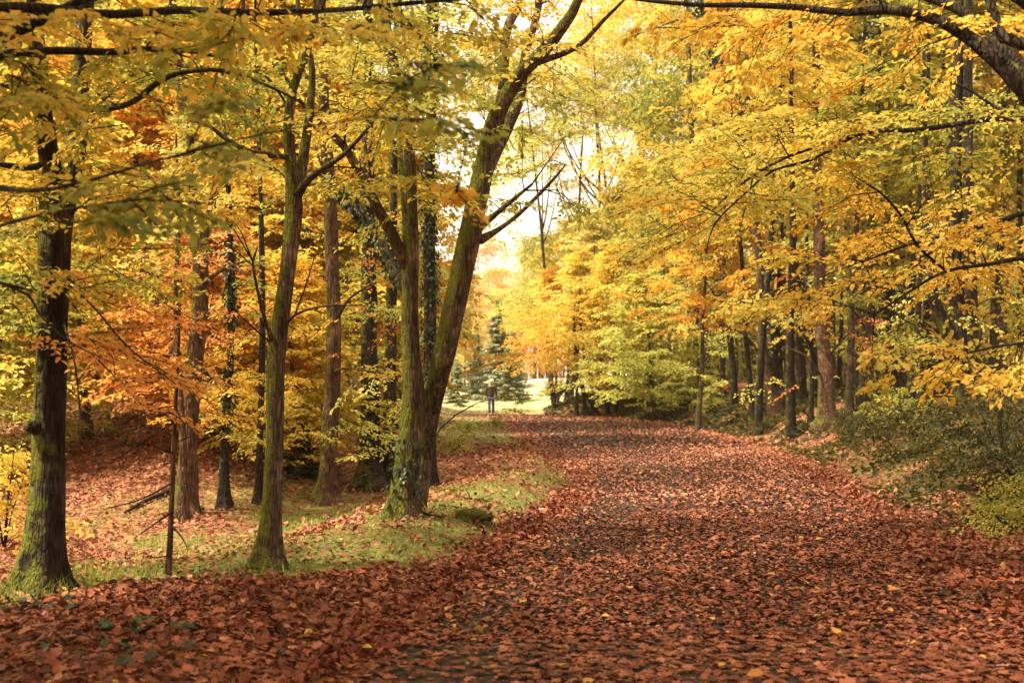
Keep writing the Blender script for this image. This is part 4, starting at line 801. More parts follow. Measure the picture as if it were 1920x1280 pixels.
row([TT[1], TT[3], TT[0]], [1330, 1560, 1610, 1690, 1780, 1880, 1990], 52, ['lime', 'olive', 'yellow', 'olive'], 'tall slim tree', 'in the right-hand wood, third row', 'tall slim trees of the right-hand wood', 7, dy=4)
row([TT[0], TT[1], TT[4]], [1330, 1420, 1530, 1640, 1760, 1880, 2000], 70, ['yellow', 'olive', 'lime', 'olive', 'pale'], 'tall tree', 'at the back of the right-hand wood', 'tall trees at the back of the right-hand wood', 8)
row(PO, [1212, 1238, 1262, 1296, 1325], 62, ['lime', 'yellow', 'pale'], 'pole-thin tree', 'on the bank top past the bend', 'pole-thin trees on the bank top', 10, jit=6, dy=2)
row(PO, [1412, 1440, 1500, 1530, 1575, 1640, 1700, 1765], 43, ['lime', 'yellow', 'gold'], 'pole-thin tree', 'among the right-hand trunks', 'pole-thin trees of the right-hand wood', 12, jit=8, dy=5)
row(PO, [1415, 1478, 1585, 1630, 1698, 1738, 1868, 1908], 31, ['lime', 'olive', 'yellow'], 'slim tree', 'along the right-hand bank', 'slim trees along the right-hand bank', 13, jit=6, dy=3)
# open crowns against the sky in the gap
row([TT[4], TT[5]], [1040, 1075, 1120, 1160, 1195, 1240, 1285], 74, ['pale', 'yellow', 'lime', 'gold'], 'thin-crowned tree', 'against the sky gap', 'thin-crowned trees in the sky gap', 9, jit=10, dy=6)
for i, (X_, Y_, pr) in enumerate(((-6.5, 1.5, 0), (5.6, 0.5, 2), (-4.2, -5.5, 2), (6.2, -6.0, 0), (-8.5, -3.0, 1), (8.0, 4.2, 1), (-7.6, 3.4, 2), (-6.0, -1.5, 0))):  # unseen trees added to shade the near ground
    place(TT[pr], 0, Y_, f'unseen tall tree added to shade the near path, {NUM[i]} of those behind', 'mixed', group='unseen shade trees beside the near path', X=X_, moss=0.4, sc_=(0.85, 0.8))
# low gold beeches with dark stems at the bend
for i, (px, Y, h, s, lab) in enumerate(((1080, 57, 'yellow', 0.95, 'low golden beech with dark stems at the tip of the bank by the bend'), (1120, 60, 'pale', 1.1, 'yellow beech with dark stems just behind the tip of the bank'), (1170, 55, 'yellow', 1.1, 'yellow-green beech on the bank where the path bends'),
        (1230, 50, 'lime', 1.05, 'yellow-green beech on the bank crest, right of the path bend'), (1045, 66, 'gold', 0.9, 'golden beech leaning over the meadow edge by the dark dead bush'), (1150, 68, 'pale', 1.3, 'pale yellow beech rising behind the bend of the path'), (1060, 74, 'yellow', 1.15, 'large yellow beech behind the golden ones at the meadow edge'))):
    place((HB[2], HB[2], YB[0], YB[2], HB[2], YB[1], HB[1])[i], px, Y, lab, h, sc_=(s * 1.25, s), moss=0.2)
# across the meadow
for i, (px, Y, pr, h, s, lab) in enumerate(((935, 92, SP[0], 'spruce', 1.05, 'tallest green spruce across the meadow, behind the walker'), (962, 90, SP[0], 'spruce', 0.72, 'smaller green spruce to the right of the tall one behind the walker'), (895, 96, SP[0], 'spruce', 0.7, 'green spruce to the left of the tall one behind the walker'), (858, 74, SP[1], 'spruce', 0.75, 'smallest pale young spruce, left of the walker'),
        (872, 118, TT[2], 'pink', 0.75, 'pinkish round tree behind the spruces, left of the gap'), (920, 130, TT[0], 'orange', 0.75, 'orange tree directly behind the tall spruce'), (975, 125, TT[2], 'pale', 0.98, 'pale yellow tree at the far side of the meadow'), (1030, 120, TT[0], 'lime', 0.85, 'yellow-green tree at the far right of the meadow'),
        (845, 100, YB[3], 'pale', 1.2, 'pale yellow beech left of the far spruces'), (1075, 112, YB[3], 'pale', 1.2, 'pale beech at the far right end of the meadow'), (900, 150, TT[1], 'pink', 0.9, 'pink-brown tree furthest off beyond the meadow'), (1000, 150, TT[2], 'pink', 0.98, 'pink-brown tree furthest right beyond the meadow'), (800, 92, YB[3], 'lime', 1.2, 'yellow-green beech glimpsed left of the twin-stemmed tree'))):
    place(pr, px, Y, lab, h, sc_=(s, s), moss=0.1, name='spruce' if pr in SP else None)
# dark multi-stemmed tree at the tip of the bank
Ym = 56.0
key_tree('multi_stemmed_tree', 'cluster of dark leaning stems on the earth bank tip where the path bends', 'tree',
    [[(1100, gpy(1100, Ym), Ym, 9), (1090, 715, Ym, 8), (1082, 690, Ym, 7), (1078, 640, Ym, 6), (1075, 580, Ym, 4)], [(1112, gpy(1112, Ym) - 2, Ym, 8), (1108, 705, Ym, 7), (1098, 680, Ym, 6), (1090, 620, Ym, 5), (1085, 560, Ym, 3)],
     [(1140, gpy(1140, Ym) - 2, Ym, 10), (1135, 705, Ym, 9), (1125, 660, Ym, 7), (1120, 580, Ym, 5)], [(1155, gpy(1155, Ym) - 2, Ym, 7), (1160, 690, Ym, 6), (1172, 640, Ym, 4)], [(1125, gpy(1125, Ym), Ym, 8), (1085, 722, Ym, 5), (1060, 724, Ym, 4), (1030, 728, Ym, 2)]],
    crowns=[(region(rg, 60, 960, 560, 1090, 690, Ym - 3, Ym + 3, 0.0), 1.6, 'gold', 0.15, 0.35, 9, 8), (region(rg, 70, 1060, 520, 1240, 680, Ym - 3, Ym + 3), 1.7, 'yellow', 0.15, 0.3, 9, 8), (region(rg, 40, 1130, 600, 1300, 720, Ym - 5, Ym), 1.5, 'lime', 0.14, 0.4, 9, 8)],
    bark=M_BARK_DARK, moss=0.1, seed=171, sides=8, hexa=False)

HAZE = 0.00035
if HAZE:
    mb = MB(); a_ = np.array([(x, y, z) for z in (-4.0, 48.0) for y in (-40.0, 300.0) for x in (-150.0, 150.0)]); mb.add(a_, None, [(0, 2, 3, 1), (4, 5, 7, 6), (0, 1, 5, 4), (2, 6, 7, 3), (0, 4, 6, 2), (1, 3, 7, 5)])
    m, nt = new_mat('haze_air'); v = N(nt, 'ShaderNodeVolumePrincipled'); v.inputs['Color'].default_value = (1.0, 0.95, 0.86, 1); v.inputs['Density'].default_value = HAZE; v.inputs['Anisotropy'].default_value = 0.3
    nt.links.new(v.outputs[0], N(nt, 'ShaderNodeOutputMaterial').inputs['Volume']); tag(link('haze', mb.mesh('haze', m)), 'thin bright autumn haze filling the wood', kind='stuff')
    cy.volume_bounces = 1

# ------------------------------------------------------------------ far woods that read as one mass
def woods(name, label, bands, hs, seed, ll=0.5):
    rng = RS(seed); mb = MB(); stm = MB()
    for (x0, x1, Y0, Y1, n, h0, h1) in bands:
        m_ = n // 60; cx = rng.uniform(x0, x1, m_); cyy = rng.uniform(Y0, Y1, m_); hh = rng.uniform(h0, h1, m_); tn = rng.uniform(0.1, 0.9, m_)
        px = np.repeat(cx, 60); Y = np.repeat(cyy, 60); H = np.repeat(hh, 60); T = np.repeat(tn, 60); k = len(px)
        q = rng.rand(k) ** 0.8; w = 0.30 * H * np.sin(np.pi * np.clip(0.12 + 0.85 * q, 0, 1)) * np.sqrt(rng.rand(k)); a = rng.rand(k) * 6.283
        X = (px - 960) * Y / F + w * np.cos(a); YY = Y + w * np.sin(a); Z = height((px - 960) * Y / F, Y) + 0.3 + q * H
        pos = np.stack([X, YY, Z], 1); L = ll * rng.uniform(0.5, 1.3, k)
        leaves(mb, pos, rng.normal(0, 1, (k, 3)) - UP * 0.2, UP + rng.normal(0, 0.5, (k, 3)), L, L * 0.55, np.clip(T + rng.normal(0, 0.15, k), 0, 1))
        sx = (cx - 960) * cyy / F; A = np.stack([sx, cyy, height(sx, cyy) - 0.2], 1); sticks(stm, A, A + UP * (hh * 0.9)[:, None] + rng.normal(0, 0.3, (m_, 3)), 0.12, 0.03)
    o = link(name, mb.mesh(name, M_LEAF)); hue(o, hs); tag(o, label, None, None, 'stuff')
    t = link('trunks', stm.mesh('trunks', M_BARK, True), o); t['moss'] = 0.1; t['kind'] = 'stuff'
woods('woods', 'pale far autumn wood beyond the meadow', [(680, 1330, 150, 210, 11000, 8, 15)], 'pink', 301, 0.9)
woods('woods', 'dense wood at the back on the right of the path', [(1180, 2150, 78, 120, 16000, 7, 14), (1290, 2150, 66, 80, 8000, 3, 6)], 'lime', 302, 0.6)
woods('woods', 'dense yellow wood along the top of the hillside', [(-220, 600, 66, 100, 13000, 7, 14), (600, 850, 100, 130, 5000, 6, 12), (-200, 640, 46, 66, 6000, 2, 5)], (CHART, YEL, (0.72, 0.40, 0.08)), 303, 0.6)

# ------------------------------------------------------------------ shrubs and undergrowth
def bush_mesh(seed, R, H, n, ll):
    rng = RS(seed); st = []
    for k in range(9):
        a = rng.rand() * 6.283; s = np.linspace(0, 1, 5)[:, None]; e = np.array((math.cos(a) * R * 0.6, math.sin(a) * R * 0.6, H * rng.uniform(0.6, 1)))
        st.append(np.hstack([s * e * np.array((1, 1, 0)) + UP * (e[2] * s ** 0.7), np.linspace(0.012, 0.004, 5)[:, None]]))
    T = rng.normal(0, 1, (n, 3)) * np.array((R * 0.5, R * 0.5, 0)) ; T[:, 2] = H * np.sqrt(rng.rand(n)) * np.clip(1 - (np.hypot(T[:, 0], T[:, 1]) / (R * 1.4)) ** 2, 0.08, 1)
    br, hd = grow(st, T, rng, 0.003); mbl = MB(); put_sprays(mbl, None, T, hd, 0.42, rng, False, 6, 6, ll, 0.45, 0.22, tilt=0.5)
    mb = MB()
    for L in st + br: tube(mb, L, 4)
    return mb.mesh('stem', M_TWIG, True), mbl.mesh('leaves', M_LEAF)
BU = [bush_mesh(401, 0.9, 0.8, 70, 0.065), bush_mesh(402, 1.1, 1.1, 90, 0.07), bush_mesh(403, 0.6, 0.55, 50, 0.06), bush_mesh(404, 0.7, 1.4, 60, 0.075)]
def bush(name, label, px, py, b, hs, s=1.0, Y=None, group=None, sz=1.0):
    if Y is None: g_ = ground_at(px, py)
    else: x = (px - 960) * Y / F; g_ = np.array((x, Y, hz(x, Y)))
    r = thing(name, label, 'shrub', g_, RS(int(px + py)).rand() * 6.28, group); r.scale = (s, s, s * sz)
    st = link('stem', BU[b][0], r); st['moss'] = 0.1; lf = link('leaves', BU[b][1], r); hue(lf, hs); lf['kind'] = 'stuff'; return r
bush('yellow_shrub', 'yellow many-stemmed shrub at the left edge, beside the dark mossy trunk', 8, 1030, 3, 'yellow', 0.95)
bush('yellow_shrub', 'sparse yellow-green shrub low at the right edge, over the leaf-strewn verge', 1893, 1000, 2, 'lime', 0.60)
bush('yellow_shrub', 'small olive shrub at the far right edge under the yellow-green one', 1925, 965, 2, 'olive', 0.8)
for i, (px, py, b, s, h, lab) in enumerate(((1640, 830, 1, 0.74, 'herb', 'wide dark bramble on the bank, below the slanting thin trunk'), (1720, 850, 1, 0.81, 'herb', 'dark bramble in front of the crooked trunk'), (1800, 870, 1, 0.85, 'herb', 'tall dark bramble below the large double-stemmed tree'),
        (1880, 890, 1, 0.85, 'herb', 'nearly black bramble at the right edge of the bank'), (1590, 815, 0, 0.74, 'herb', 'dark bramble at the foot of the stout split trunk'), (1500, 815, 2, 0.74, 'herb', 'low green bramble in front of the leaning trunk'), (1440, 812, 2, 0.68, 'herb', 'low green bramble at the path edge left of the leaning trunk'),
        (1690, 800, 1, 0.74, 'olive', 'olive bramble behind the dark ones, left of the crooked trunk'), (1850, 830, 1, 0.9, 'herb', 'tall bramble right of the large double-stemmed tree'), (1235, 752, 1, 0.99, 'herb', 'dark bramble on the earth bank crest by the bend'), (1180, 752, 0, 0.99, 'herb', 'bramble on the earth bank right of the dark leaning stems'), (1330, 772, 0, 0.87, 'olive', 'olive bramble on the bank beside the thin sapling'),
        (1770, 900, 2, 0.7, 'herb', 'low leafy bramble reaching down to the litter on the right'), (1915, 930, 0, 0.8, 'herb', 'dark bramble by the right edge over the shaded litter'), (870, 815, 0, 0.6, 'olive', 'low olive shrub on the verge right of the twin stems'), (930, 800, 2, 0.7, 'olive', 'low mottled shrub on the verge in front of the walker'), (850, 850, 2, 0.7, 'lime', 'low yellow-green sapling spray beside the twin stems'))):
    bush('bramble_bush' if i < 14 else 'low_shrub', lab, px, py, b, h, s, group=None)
g_ = ground_at(572, 925); place(SP[1], 572, g_[1] + 1.0, 'small green spruce seedling between the slender tree and the straight trunk', ((0.05, 0.075, 0.03), (0.10, 0.13, 0.05), (0.18, 0.20, 0.08)), sc_=(0.36, 0.22), moss=0.1, name='spruce_seedling')
# dead dark bush by the meadow
rng = RS(411); g_ = ground_at(1012, 745); g_ = np.array((2.3, 60.0, hz(2.3, 60.0))); r = thing('dead_bush', 'dark leafless round bush at the meadow edge beside the bank tip', 'shrub', g_)
A = []; B = []
for k in range(420):
    d = nrm(rng.normal(0, 1, 3)); a = d * rng.uniform(0.05, 0.5); a[2] = abs(a[2]); A.append(a + UP * 0.9); B.append(a + UP * 0.9 + d * rng.uniform(0.3, 0.75) + rng.normal(0, 0.12, 3))
mb = MB(); sticks(mb, np.array(A), np.array(B), 0.012, 0.004)
for k in range(7): a = rng.rand() * 6.28; tube(mb, smooth_line([(0, 0, -0.1, .03), (math.cos(a) * .2, math.sin(a) * .2, .6, .022), (math.cos(a) * .5, math.sin(a) * .5, 1.3, .01)], .2), 5)
o = link('twigs', mb.mesh('twigs', M_BARK_DARK, True), r); o['moss'] = 0.0; o['kind'] = 'stuff'

# ------------------------------------------------------------------ leaf litter, grass, herbs
def scatter(rng, n, Y0, Y1, x0=-80, x1=2000, p=1.0):
    Y = (rng.uniform(Y0 ** p, Y1 ** p, n)) ** (1 / p); px = rng.uniform(x0, x1, n); return (px - 960) * Y / F, Y
def normals(X, Y, e=0.15):
    return nrm(np.stack([-(height(X + e, Y) - height(X - e, Y)) / (2 * e), -(height(X, Y + e) - height(X, Y - e)) / (2 * e), np.ones_like(X)], 1))
def surface(X, Y):
    l = xl(Y); r_ = xr(Y); u_ = np.clip((X - l) / (r_ - l), 0, 1); on = (X > l) & (X < r_) & (Y < 62)
    return height(X, Y) + np.where(on, 0.035 * (1 - (2 * u_ - 1) ** 2) + 0.009, 0.004)
def litter_leaves(mb, rng, X, Y, size, tilt, lift, kind):
    n = len(X); nn = nrm(normals(X, Y) + rng.normal(0, 1, (n, 3)) * np.asarray(tilt).reshape(-1, 1)); a = rng.normal(0, 1, (n, 3)); a = nrm(a - nn * np.sum(a * nn, 1, keepdims=True))
    L = size * rng.uniform(0.4, 1.5, n); z = surface(X, Y) + lift * rng.rand(n) + 0.35 * L * np.abs(a[:, 2]) * (a[:, 2] < 0) + 0.006
    pos = np.stack([X, Y, z], 1) - a * (L * 0.4)[:, None]; pos[:, 2] = np.maximum(pos[:, 2], surface(pos[:, 0], pos[:, 1]) + 0.004)
    tone = np.clip(rng.normal(0.45, 0.22, n) + 0.35 * (rng.rand(n) < 0.10), 0, 1)
    if kind == 'lobed':
        w = np.array([0.10, 0.55, 0.34, 1.0, 0.42, 0.62, 0.30]); # right-hand outline, base to tip
        al = np.array([0.0, 0.05, 0.28, 0.42, 0.58, 0.80, 0.86])
        sd = np.cross(nn, a); curl = rng.uniform(-0.25, 0.45, n); V = [pos]
        for s in (-1, 1):
            for ww, aa in zip(w, al):
                jit = rng.uniform(0.8, 1.2, n); h = curl * (ww * 0.5) ** 2 + rng.normal(0, 0.02, n)
                V.append(pos + a * (aa * L)[:, None] + sd * (s * ww * 0.52 * jit * L)[:, None] + nn * (h * L)[:, None])
        V.append(pos + a * L[:, None] + nn * (rng.uniform(-0.1, 0.15, n) * L)[:, None]); m_ = len(V); mid = pos + a * (0.45 * L)[:, None] + nn * (-0.03 * L)[:, None]; V.append(mid)
        v = np.stack(V, 1).reshape(-1, 3); K = np.arange(n)[:, None] * (m_ + 1); ring = [0] + list(range(1, 8)) + [15] + list(range(14, 7, -1)); f = []
        for i in range(len(ring)): f.append(np.hstack([K + m_, K + ring[i], K + ring[(i + 1) % len(ring)]]))
        mb.add(v, np.stack(f, 1).reshape(-1, 3), None, np.repeat(tone, len(ring)))
    else: leaves(mb, pos, a, nn, L, L * rng.uniform(0.5, 0.85, n), tone, kind == 'hexa', fold=0.22)
rng = RS(501); mbl = MB(); mbd = MB()
def litter_keep(X, Y, rng):
    l = xl(Y); r_ = xr(Y); on = (X > l) & (X < r_); u_ = (X - l) / (r_ - l)
    lane = np.exp(-((u_ - 0.33) / 0.13) ** 2) * 0.30 * sstep(9, 16, Y) + np.exp(-((u_ - 0.14) / 0.13) ** 2) * 0.45 * (1 - sstep(13, 20, Y)) + 0.12 * np.exp(-((u_ - 0.68) / 0.12) ** 2)
    kp = np.where(on, 0.92 - lane + 0.30 * fbm(X * 0.9, Y * 0.5, 77), 0.95)
    g = grass_amount(X, Y); kp = np.where(on, kp, kp * (1 - 0.80 * np.clip(g * 1.6, 0, 1))); kp = np.where((X > r_) & (X < r_ + 5), kp * (1 - 0.6 * sstep(0.0, 0.5, X - r_) * sstep(12, 17, Y)), kp); dl = l - X; hollowp = (dl > 3) & (Y > 15)
    return rng.rand(len(X)) < kp
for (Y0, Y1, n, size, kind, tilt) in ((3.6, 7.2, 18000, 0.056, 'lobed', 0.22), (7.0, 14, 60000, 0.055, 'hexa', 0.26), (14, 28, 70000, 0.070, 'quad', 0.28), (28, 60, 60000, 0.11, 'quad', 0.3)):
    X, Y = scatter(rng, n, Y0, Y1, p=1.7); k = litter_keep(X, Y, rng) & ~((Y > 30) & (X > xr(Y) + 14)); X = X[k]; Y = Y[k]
    off = np.where((X < xl(Y)) | (X > xr(Y)), 1.0, 0.0); dry = rng.rand(len(X)) < 0.12 + 0.8 * sstep(9.5, 19, Y + 2 * off * (X < 0))  # dry: leaves given the paler sky-lit colour, more of them farther off
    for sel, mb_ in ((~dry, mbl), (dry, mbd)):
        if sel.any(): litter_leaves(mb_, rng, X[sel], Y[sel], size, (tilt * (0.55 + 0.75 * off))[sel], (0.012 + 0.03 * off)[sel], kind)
# drifts along both edges of the path
for side, n in ((0, 7000), (1, 2600)):
    Y = rng.uniform(5 ** 0.7, (17 if side == 0 else 24) ** 0.7, n) ** (1 / 0.7); e = rng.normal(0, 0.15, n) + 0.14 * fbm(Y * 0.9, Y * 0 + side, 63); X = (xl(Y) - 0.12 + e) if side == 0 else (xr(Y) - 0.1 + e * 1.3)
    litter_leaves(mbl, rng, X, Y, 0.058, 0.5, 0.05 * np.exp(-(e / 0.15) ** 2), 'hexa')
o = link('leaf_litter', mbl.mesh('leaf_litter', M_LITTER)); hue(o, 'litter'); tag(o, 'thick litter of russet leaves over the path and forest floor', kind='stuff')
o = link('skylit_leaf_litter', mbd.mesh('skylit_leaf_litter', M_LITTER)); hue(o, ((0.13, 0.042, 0.025), (0.34, 0.122, 0.070), (0.52, 0.26, 0.15))); tag(o, 'leaf litter over the far path and hillside, coloured paler for open-sky light', kind='stuff')  # paler colour stands in for open-sky light on the farther ground
mbl = MB(); X, Y = scatter(rng, 1100, 5, 30, p=1.4); k = X > xl(Y) - 6; litter_leaves(mbl, rng, X[k], Y[k], 0.065, 0.25, 0.03, 'hexa')
o = link('yellow_leaf_litter', mbl.mesh('yellow_leaf_litter', M_LITTER)); hue(o, ((0.50, 0.24, 0.05), (0.56, 0.34, 0.08), (0.44, 0.17, 0.05))); tag(o, 'scattered yellow leaves lying among the russet litter', kind='stuff')

# the nearest fallen leaves, one by one
def fallen_meshes():
    out_ = []
    for s in range(5):
        mb = MB(); r2 = RS(520 + s); W = np.array([0.10, 0.55, 0.30, 1.0, 0.40, 0.66, 0.26]) * r2.uniform(0.85, 1.15, 7); AL = np.array([0.0, 0.02, 0.26, 0.40, 0.56, 0.80, 0.84])
        R_ = [(a - 0.45, w * 0.52, 0.12 * w * w * r2.uniform(-0.5, 1)) for a, w in zip(AL, W)]; L_ = [(a - 0.45, -w * 0.52, 0.12 * w * w * r2.uniform(-0.5, 1)) for a, w in zip(AL * r2.uniform(0.95, 1.05, 7), W)]
        V = [(-0.45, 0, 0)] + R_ + [(0.55, 0, r2.uniform(0, 0.15))] + L_[::-1]; n = len(V); V += [(-0.12, 0, -0.03), (0.2, 0, -0.03)]
        f = [(n if i < 4 or i >= n - 4 else n + 1, i, (i + 1) % n) for i in range(n)]; f += [(n, 4, n + 1), (n, n + 1, n - 4)]
        mb.add(V, f, None, 0.5); k = mb.n; mb2 = mb
        mb2.add([(-0.44, -0.012, 0.004), (-0.44, 0.012, 0.004), (-0.85, 0.05, 0.03), (-0.85, 0.03, 0.03)], None, [(0, 1, 2, 3)], 0.1)
        out_.append(mb2.mesh('fallen_leaf', M_LITTER))
    return out_
FM = fallen_meshes(); rng = RS(530); cand = []
while len(cand) < 300:
    Y = 4.95 + 3.6 * rng.rand() ** 1.5; px = rng.uniform(20, 1900); x = (px - 960) * Y / F
    if all((x - c[0]) ** 2 + (Y - c[1]) ** 2 > 0.012 for c in cand): cand.append((x, Y))
for i, (x, y) in enumerate(cand):
    o = link('fallen_leaf', FM[i % 5]); s = rng.uniform(0.055, 0.088); o.scale = (s, s, s); nx = normals(np.array([x]), np.array([y]))[0]
    q = Vector(nrm(nx + rng.normal(0, 0.13, 3))).to_track_quat('Z', 'Y'); o.rotation_mode = 'QUATERNION'; from mathutils import Quaternion
    o.rotation_quaternion = q @ Quaternion((0, 0, 1), rng.rand() * 6.283); o.location = (x, y, float(surface(np.array([x]), np.array([y]))[0]) + 0.03)
    yel = i % 22 == 0; t = rng.rand()
    if yel: c = tuple(np.array((0.55, 0.31, 0.07)) * rng.uniform(0.8, 1.1)); hue(o, (c, c, c)); tag(o, 'yellow fallen leaf lying among the russet leaves in front', 'leaf', 'yellow fallen leaves in front')
    else:
        a_, b_, c_ = [np.array(v) for v in SETS['litter']]; c = tuple(a_ * (1 - 2 * t) + b_ * 2 * t if t < 0.5 else b_ * (2 - 2 * t) + c_ * (2 * t - 1)); hue(o, (c, c, c)); tag(o, 'russet lobed fallen leaf lying in the litter in front', 'leaf', 'russet fallen leaves in front')

def blades(mb, rng, X, Y, h, w, lean=0.35):
    n = len(X); p = np.stack([X, Y, height(X, Y) - 0.005], 1); a = rng.rand(n) * 6.283; sd = np.stack([np.cos(a), np.sin(a), 0 * a], 1); d = nrm(UP + rng.normal(0, lean, (n, 3))); d[:, 2] = np.abs(d[:, 2])
    H = (h * rng.uniform(0.5, 1.3, n))[:, None]; W = (np.broadcast_to(w, (n,)) * rng.uniform(0.7, 1.3, n))[:, None]; bend = rng.normal(0, 0.35, (n, 3)) * np.array((1, 1, 0.2))
    m1 = p + d * H * 0.55; t = p + d * H + bend * H * 0.6
    v = np.stack([p - sd * W, p + sd * W, m1 + sd * W * 0.7, m1 - sd * W * 0.7, t], 1).reshape(-1, 3); k = np.arange(n)[:, None] * 5; tone = np.clip(rng.normal(0.5, 0.22, n), 0, 1)
    mb.add(v, np.hstack([k + 3, k + 2, k + 4]), np.hstack([k, k + 1, k + 2, k + 3]), tone)
rng = RS(540); mb = MB()
X, Y = scatter(rng, 130000, 7.0, 27, -80, 1800, p=1.5); g = grass_amount(X, Y); k = (rng.rand(len(X)) < np.clip(g * 1.2 - 0.1, 0, 0.95)) & ~((X > xl(Y) - 0.05) & (X < xr(Y) + 0.3)); X = X[k]; Y = Y[k]
tuft = 0.04 + 0.14 * np.clip(fbm(X * 1.8, Y * 1.8, 81), 0, 1) + 0.10 * ((X < -2.9) & (Y < 9.8)); blades(mb, rng, X, Y, tuft, 0.0028 + 0.00012 * Y)
o = link('grass', mb.mesh('grass', M_GRASS)); hue(o, 'grass'); tag(o, 'short grass on the verge between the path and the trees', kind='stuff')
mb = MB(); n = 26000; Y = np.exp(rng.uniform(math.log(59), math.log(120), n)); X = np.interp(Y, my[:, 0], ML[:, 0]) + rng.rand(n) * np.interp(Y, my[:, 0], (MR - ML)[:, 0]); blades(mb, rng, X, Y, 0.22, 0.03)
o = link('meadow_grass', mb.mesh('meadow_grass', M_GRASS)); hue(o, 'meadow'); tag(o, 'tall pale dry grass of the meadow', kind='stuff')
# small herbs and ground ivy
def herbs(mb, rng, X, Y, hgt, ll):
    n = len(X); z = height(X, Y) + hgt * rng.rand(n) ** 0.8; pos = np.stack([X, Y, z], 1); ax = rng.normal(0, 1, (n, 3)); ax[:, 2] = ax[:, 2] * 0.3 + 0.1; L = ll * rng.uniform(0.5, 1.3, n)
    leaves(mb, pos, ax, UP + rng.normal(0, 0.4, (n, 3)), L, L * rng.uniform(0.5, 0.9, n), np.clip(rng.normal(0.45, 0.22, n) + 0.15 * fbm(X * 1.3, Y * 1.3, 85), 0, 1), True)
mb = MB(); X, Y = scatter(rng, 115000, 8, 64, 1020, 2000, p=1.2); dr = X - xr(Y)
cov = (0.30 + 0.70 * sstep(11, 17, Y)) * sstep(0.12, 0.6, dr + 0.15 * fbm(X * 1.2, Y * 1.2, 97)) * (1 - 0.65 * sstep(3, 6.5, dr)) * np.clip(0.62 + 1.2 * fbm(X * 0.55, Y * 0.55, 91), 0, 1); k = rng.rand(len(X)) < cov; X = X[k]; Y = Y[k]
herbs(mb, rng, X, Y, 0.06 + 0.30 * np.clip(fbm(X * 0.7, Y * 0.7, 92) + 0.1, 0, 1) * sstep(0.6, 2, X - xr(Y)), 0.05 + 0.003 * Y)
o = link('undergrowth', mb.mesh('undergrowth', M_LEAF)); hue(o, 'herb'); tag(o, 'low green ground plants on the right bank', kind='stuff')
mb = MB(); X, Y = scatter(rng, 42000, 8.5, 48, -80, 1120, p=1.3); g = grass_amount(X, Y); dl = xl(Y) - X
cov = np.where(Y < 24, np.clip(g * 0.7, 0, 1) * np.clip(0.35 + 1.4 * fbm(X * 0.9, Y * 0.9, 93), 0, 1), sstep(0.2, 0.8, dl) * np.clip(0.5 + fbm(X * 0.5, Y * 0.5, 94), 0, 1) * 0.8) + 0.55 * sstep(16, 20, Y) * (dl > 4) * np.clip(0.35 + 1.5 * fbm(X * 0.35, Y * 0.35, 95), 0, 1)
k = (rng.rand(len(X)) < cov) & (dl > 0.1); X = X[k]; Y = Y[k]; herbs(mb, rng, X, Y, 0.05 + 0.10 * np.clip(fbm(X, Y, 96), 0, 1), 0.04 + 0.0016 * Y)
o = link('ground_herbs', mb.mesh('ground_herbs', M_LEAF)); hue(o, ((0.09, 0.14, 0.035), (0.24, 0.30, 0.07), (0.46, 0.42, 0.11))); tag(o, 'small green herbs growing in the verge grass', kind='stuff')

# ivy plants creeping through the near litter
for i, (px, py, n, lab) in enumerate(((285, 1195, 26, 'dark ivy patch in the near leaf litter at lower left'), (170, 1225, 16, 'ivy sprig in the litter, lower left corner'), (60, 1150, 22, 'dark ivy patch at the left edge below the grass tuft'), (300, 1245, 14, 'small ivy sprig just below the larger ivy patch in the litter'), (1795, 1130, 9, 'sparse ivy sprig in the shaded litter at right'))):
    g_ = ground_at(px, py); r = thing('ivy_plant', lab, 'plant', g_); rng = RS(550 + i); mb = MB()
    for k in range(4):
        a = rng.rand() * 6.28; q = [(0, 0, 0.02, .003)]
        for s in range(3): q.append((q[-1][0] + math.cos(a) * .09, q[-1][1] + math.sin(a) * .09, 0.035, .002)); a += rng.normal(0, .5)
        tube(mb, smooth_line(q, .04), 5)
    st = link('stem', mb.mesh('stem', M_TWIG, True), r); st['moss'] = 0.2
    for k in range(n):
        o = link('leaf', FM[k % 5], r); a = rng.rand() * 6.28; d = 0.28 * math.sqrt(rng.rand()); s = rng.uniform(0.05, 0.08); o.scale = (s, s, s); o.location = (d * math.cos(a), d * math.sin(a), 0.05 + rng.rand() * 0.04); o.rotation_euler = (rng.normal(0, .35), rng.normal(0, .35), rng.rand() * 6.28); c = tuple(np.array((0.02, 0.04, 0.014)) * rng.uniform(0.7, 1.8)); hue(o, (c, c, c))

# fallen branches, mossy stone
def fallen(name, label, pts, w, seed, moss=0.3, cat='branch'):
    ps = [ground_at(a, b) for a, b in pts]; org = ps[0]; rows = [np.append(p - org + UP * (0.5 * w * k + 0.01), 0.5 * w * k) for p, k in zip(ps, np.linspace(1, 0.45, len(ps)))]
    mb = MB(); L = smooth_line(rows, 0.1); tube(mb, L, 9, 0.15, seed); r = thing(name, label, cat, org); o = link('trunk' if w > 0.1 else 'stem', mb.mesh('stem', M_BARK_DARK, True), r); o['moss'] = moss
    mb = MB(); rng = RS(seed)
    for k in range(3 if w < 0.1 else 0):
        p = L[int(len(L) * (0.3 + 0.22 * k))]; d = nrm(np.array((rng.normal(), rng.normal(), 0.7))); tube(mb, smooth_line([(*p[:3], p[3] * .5), (*(p[:3] + d * w * 2.5), p[3] * .35), (*(p[:3] + d * w * 5 + rng.normal(0, .05, 3)), p[3] * .12)], .08), 5)
    if mb.n: b = link('twig', mb.mesh('twig', M_TWIG, True), r); b['moss'] = 0.1
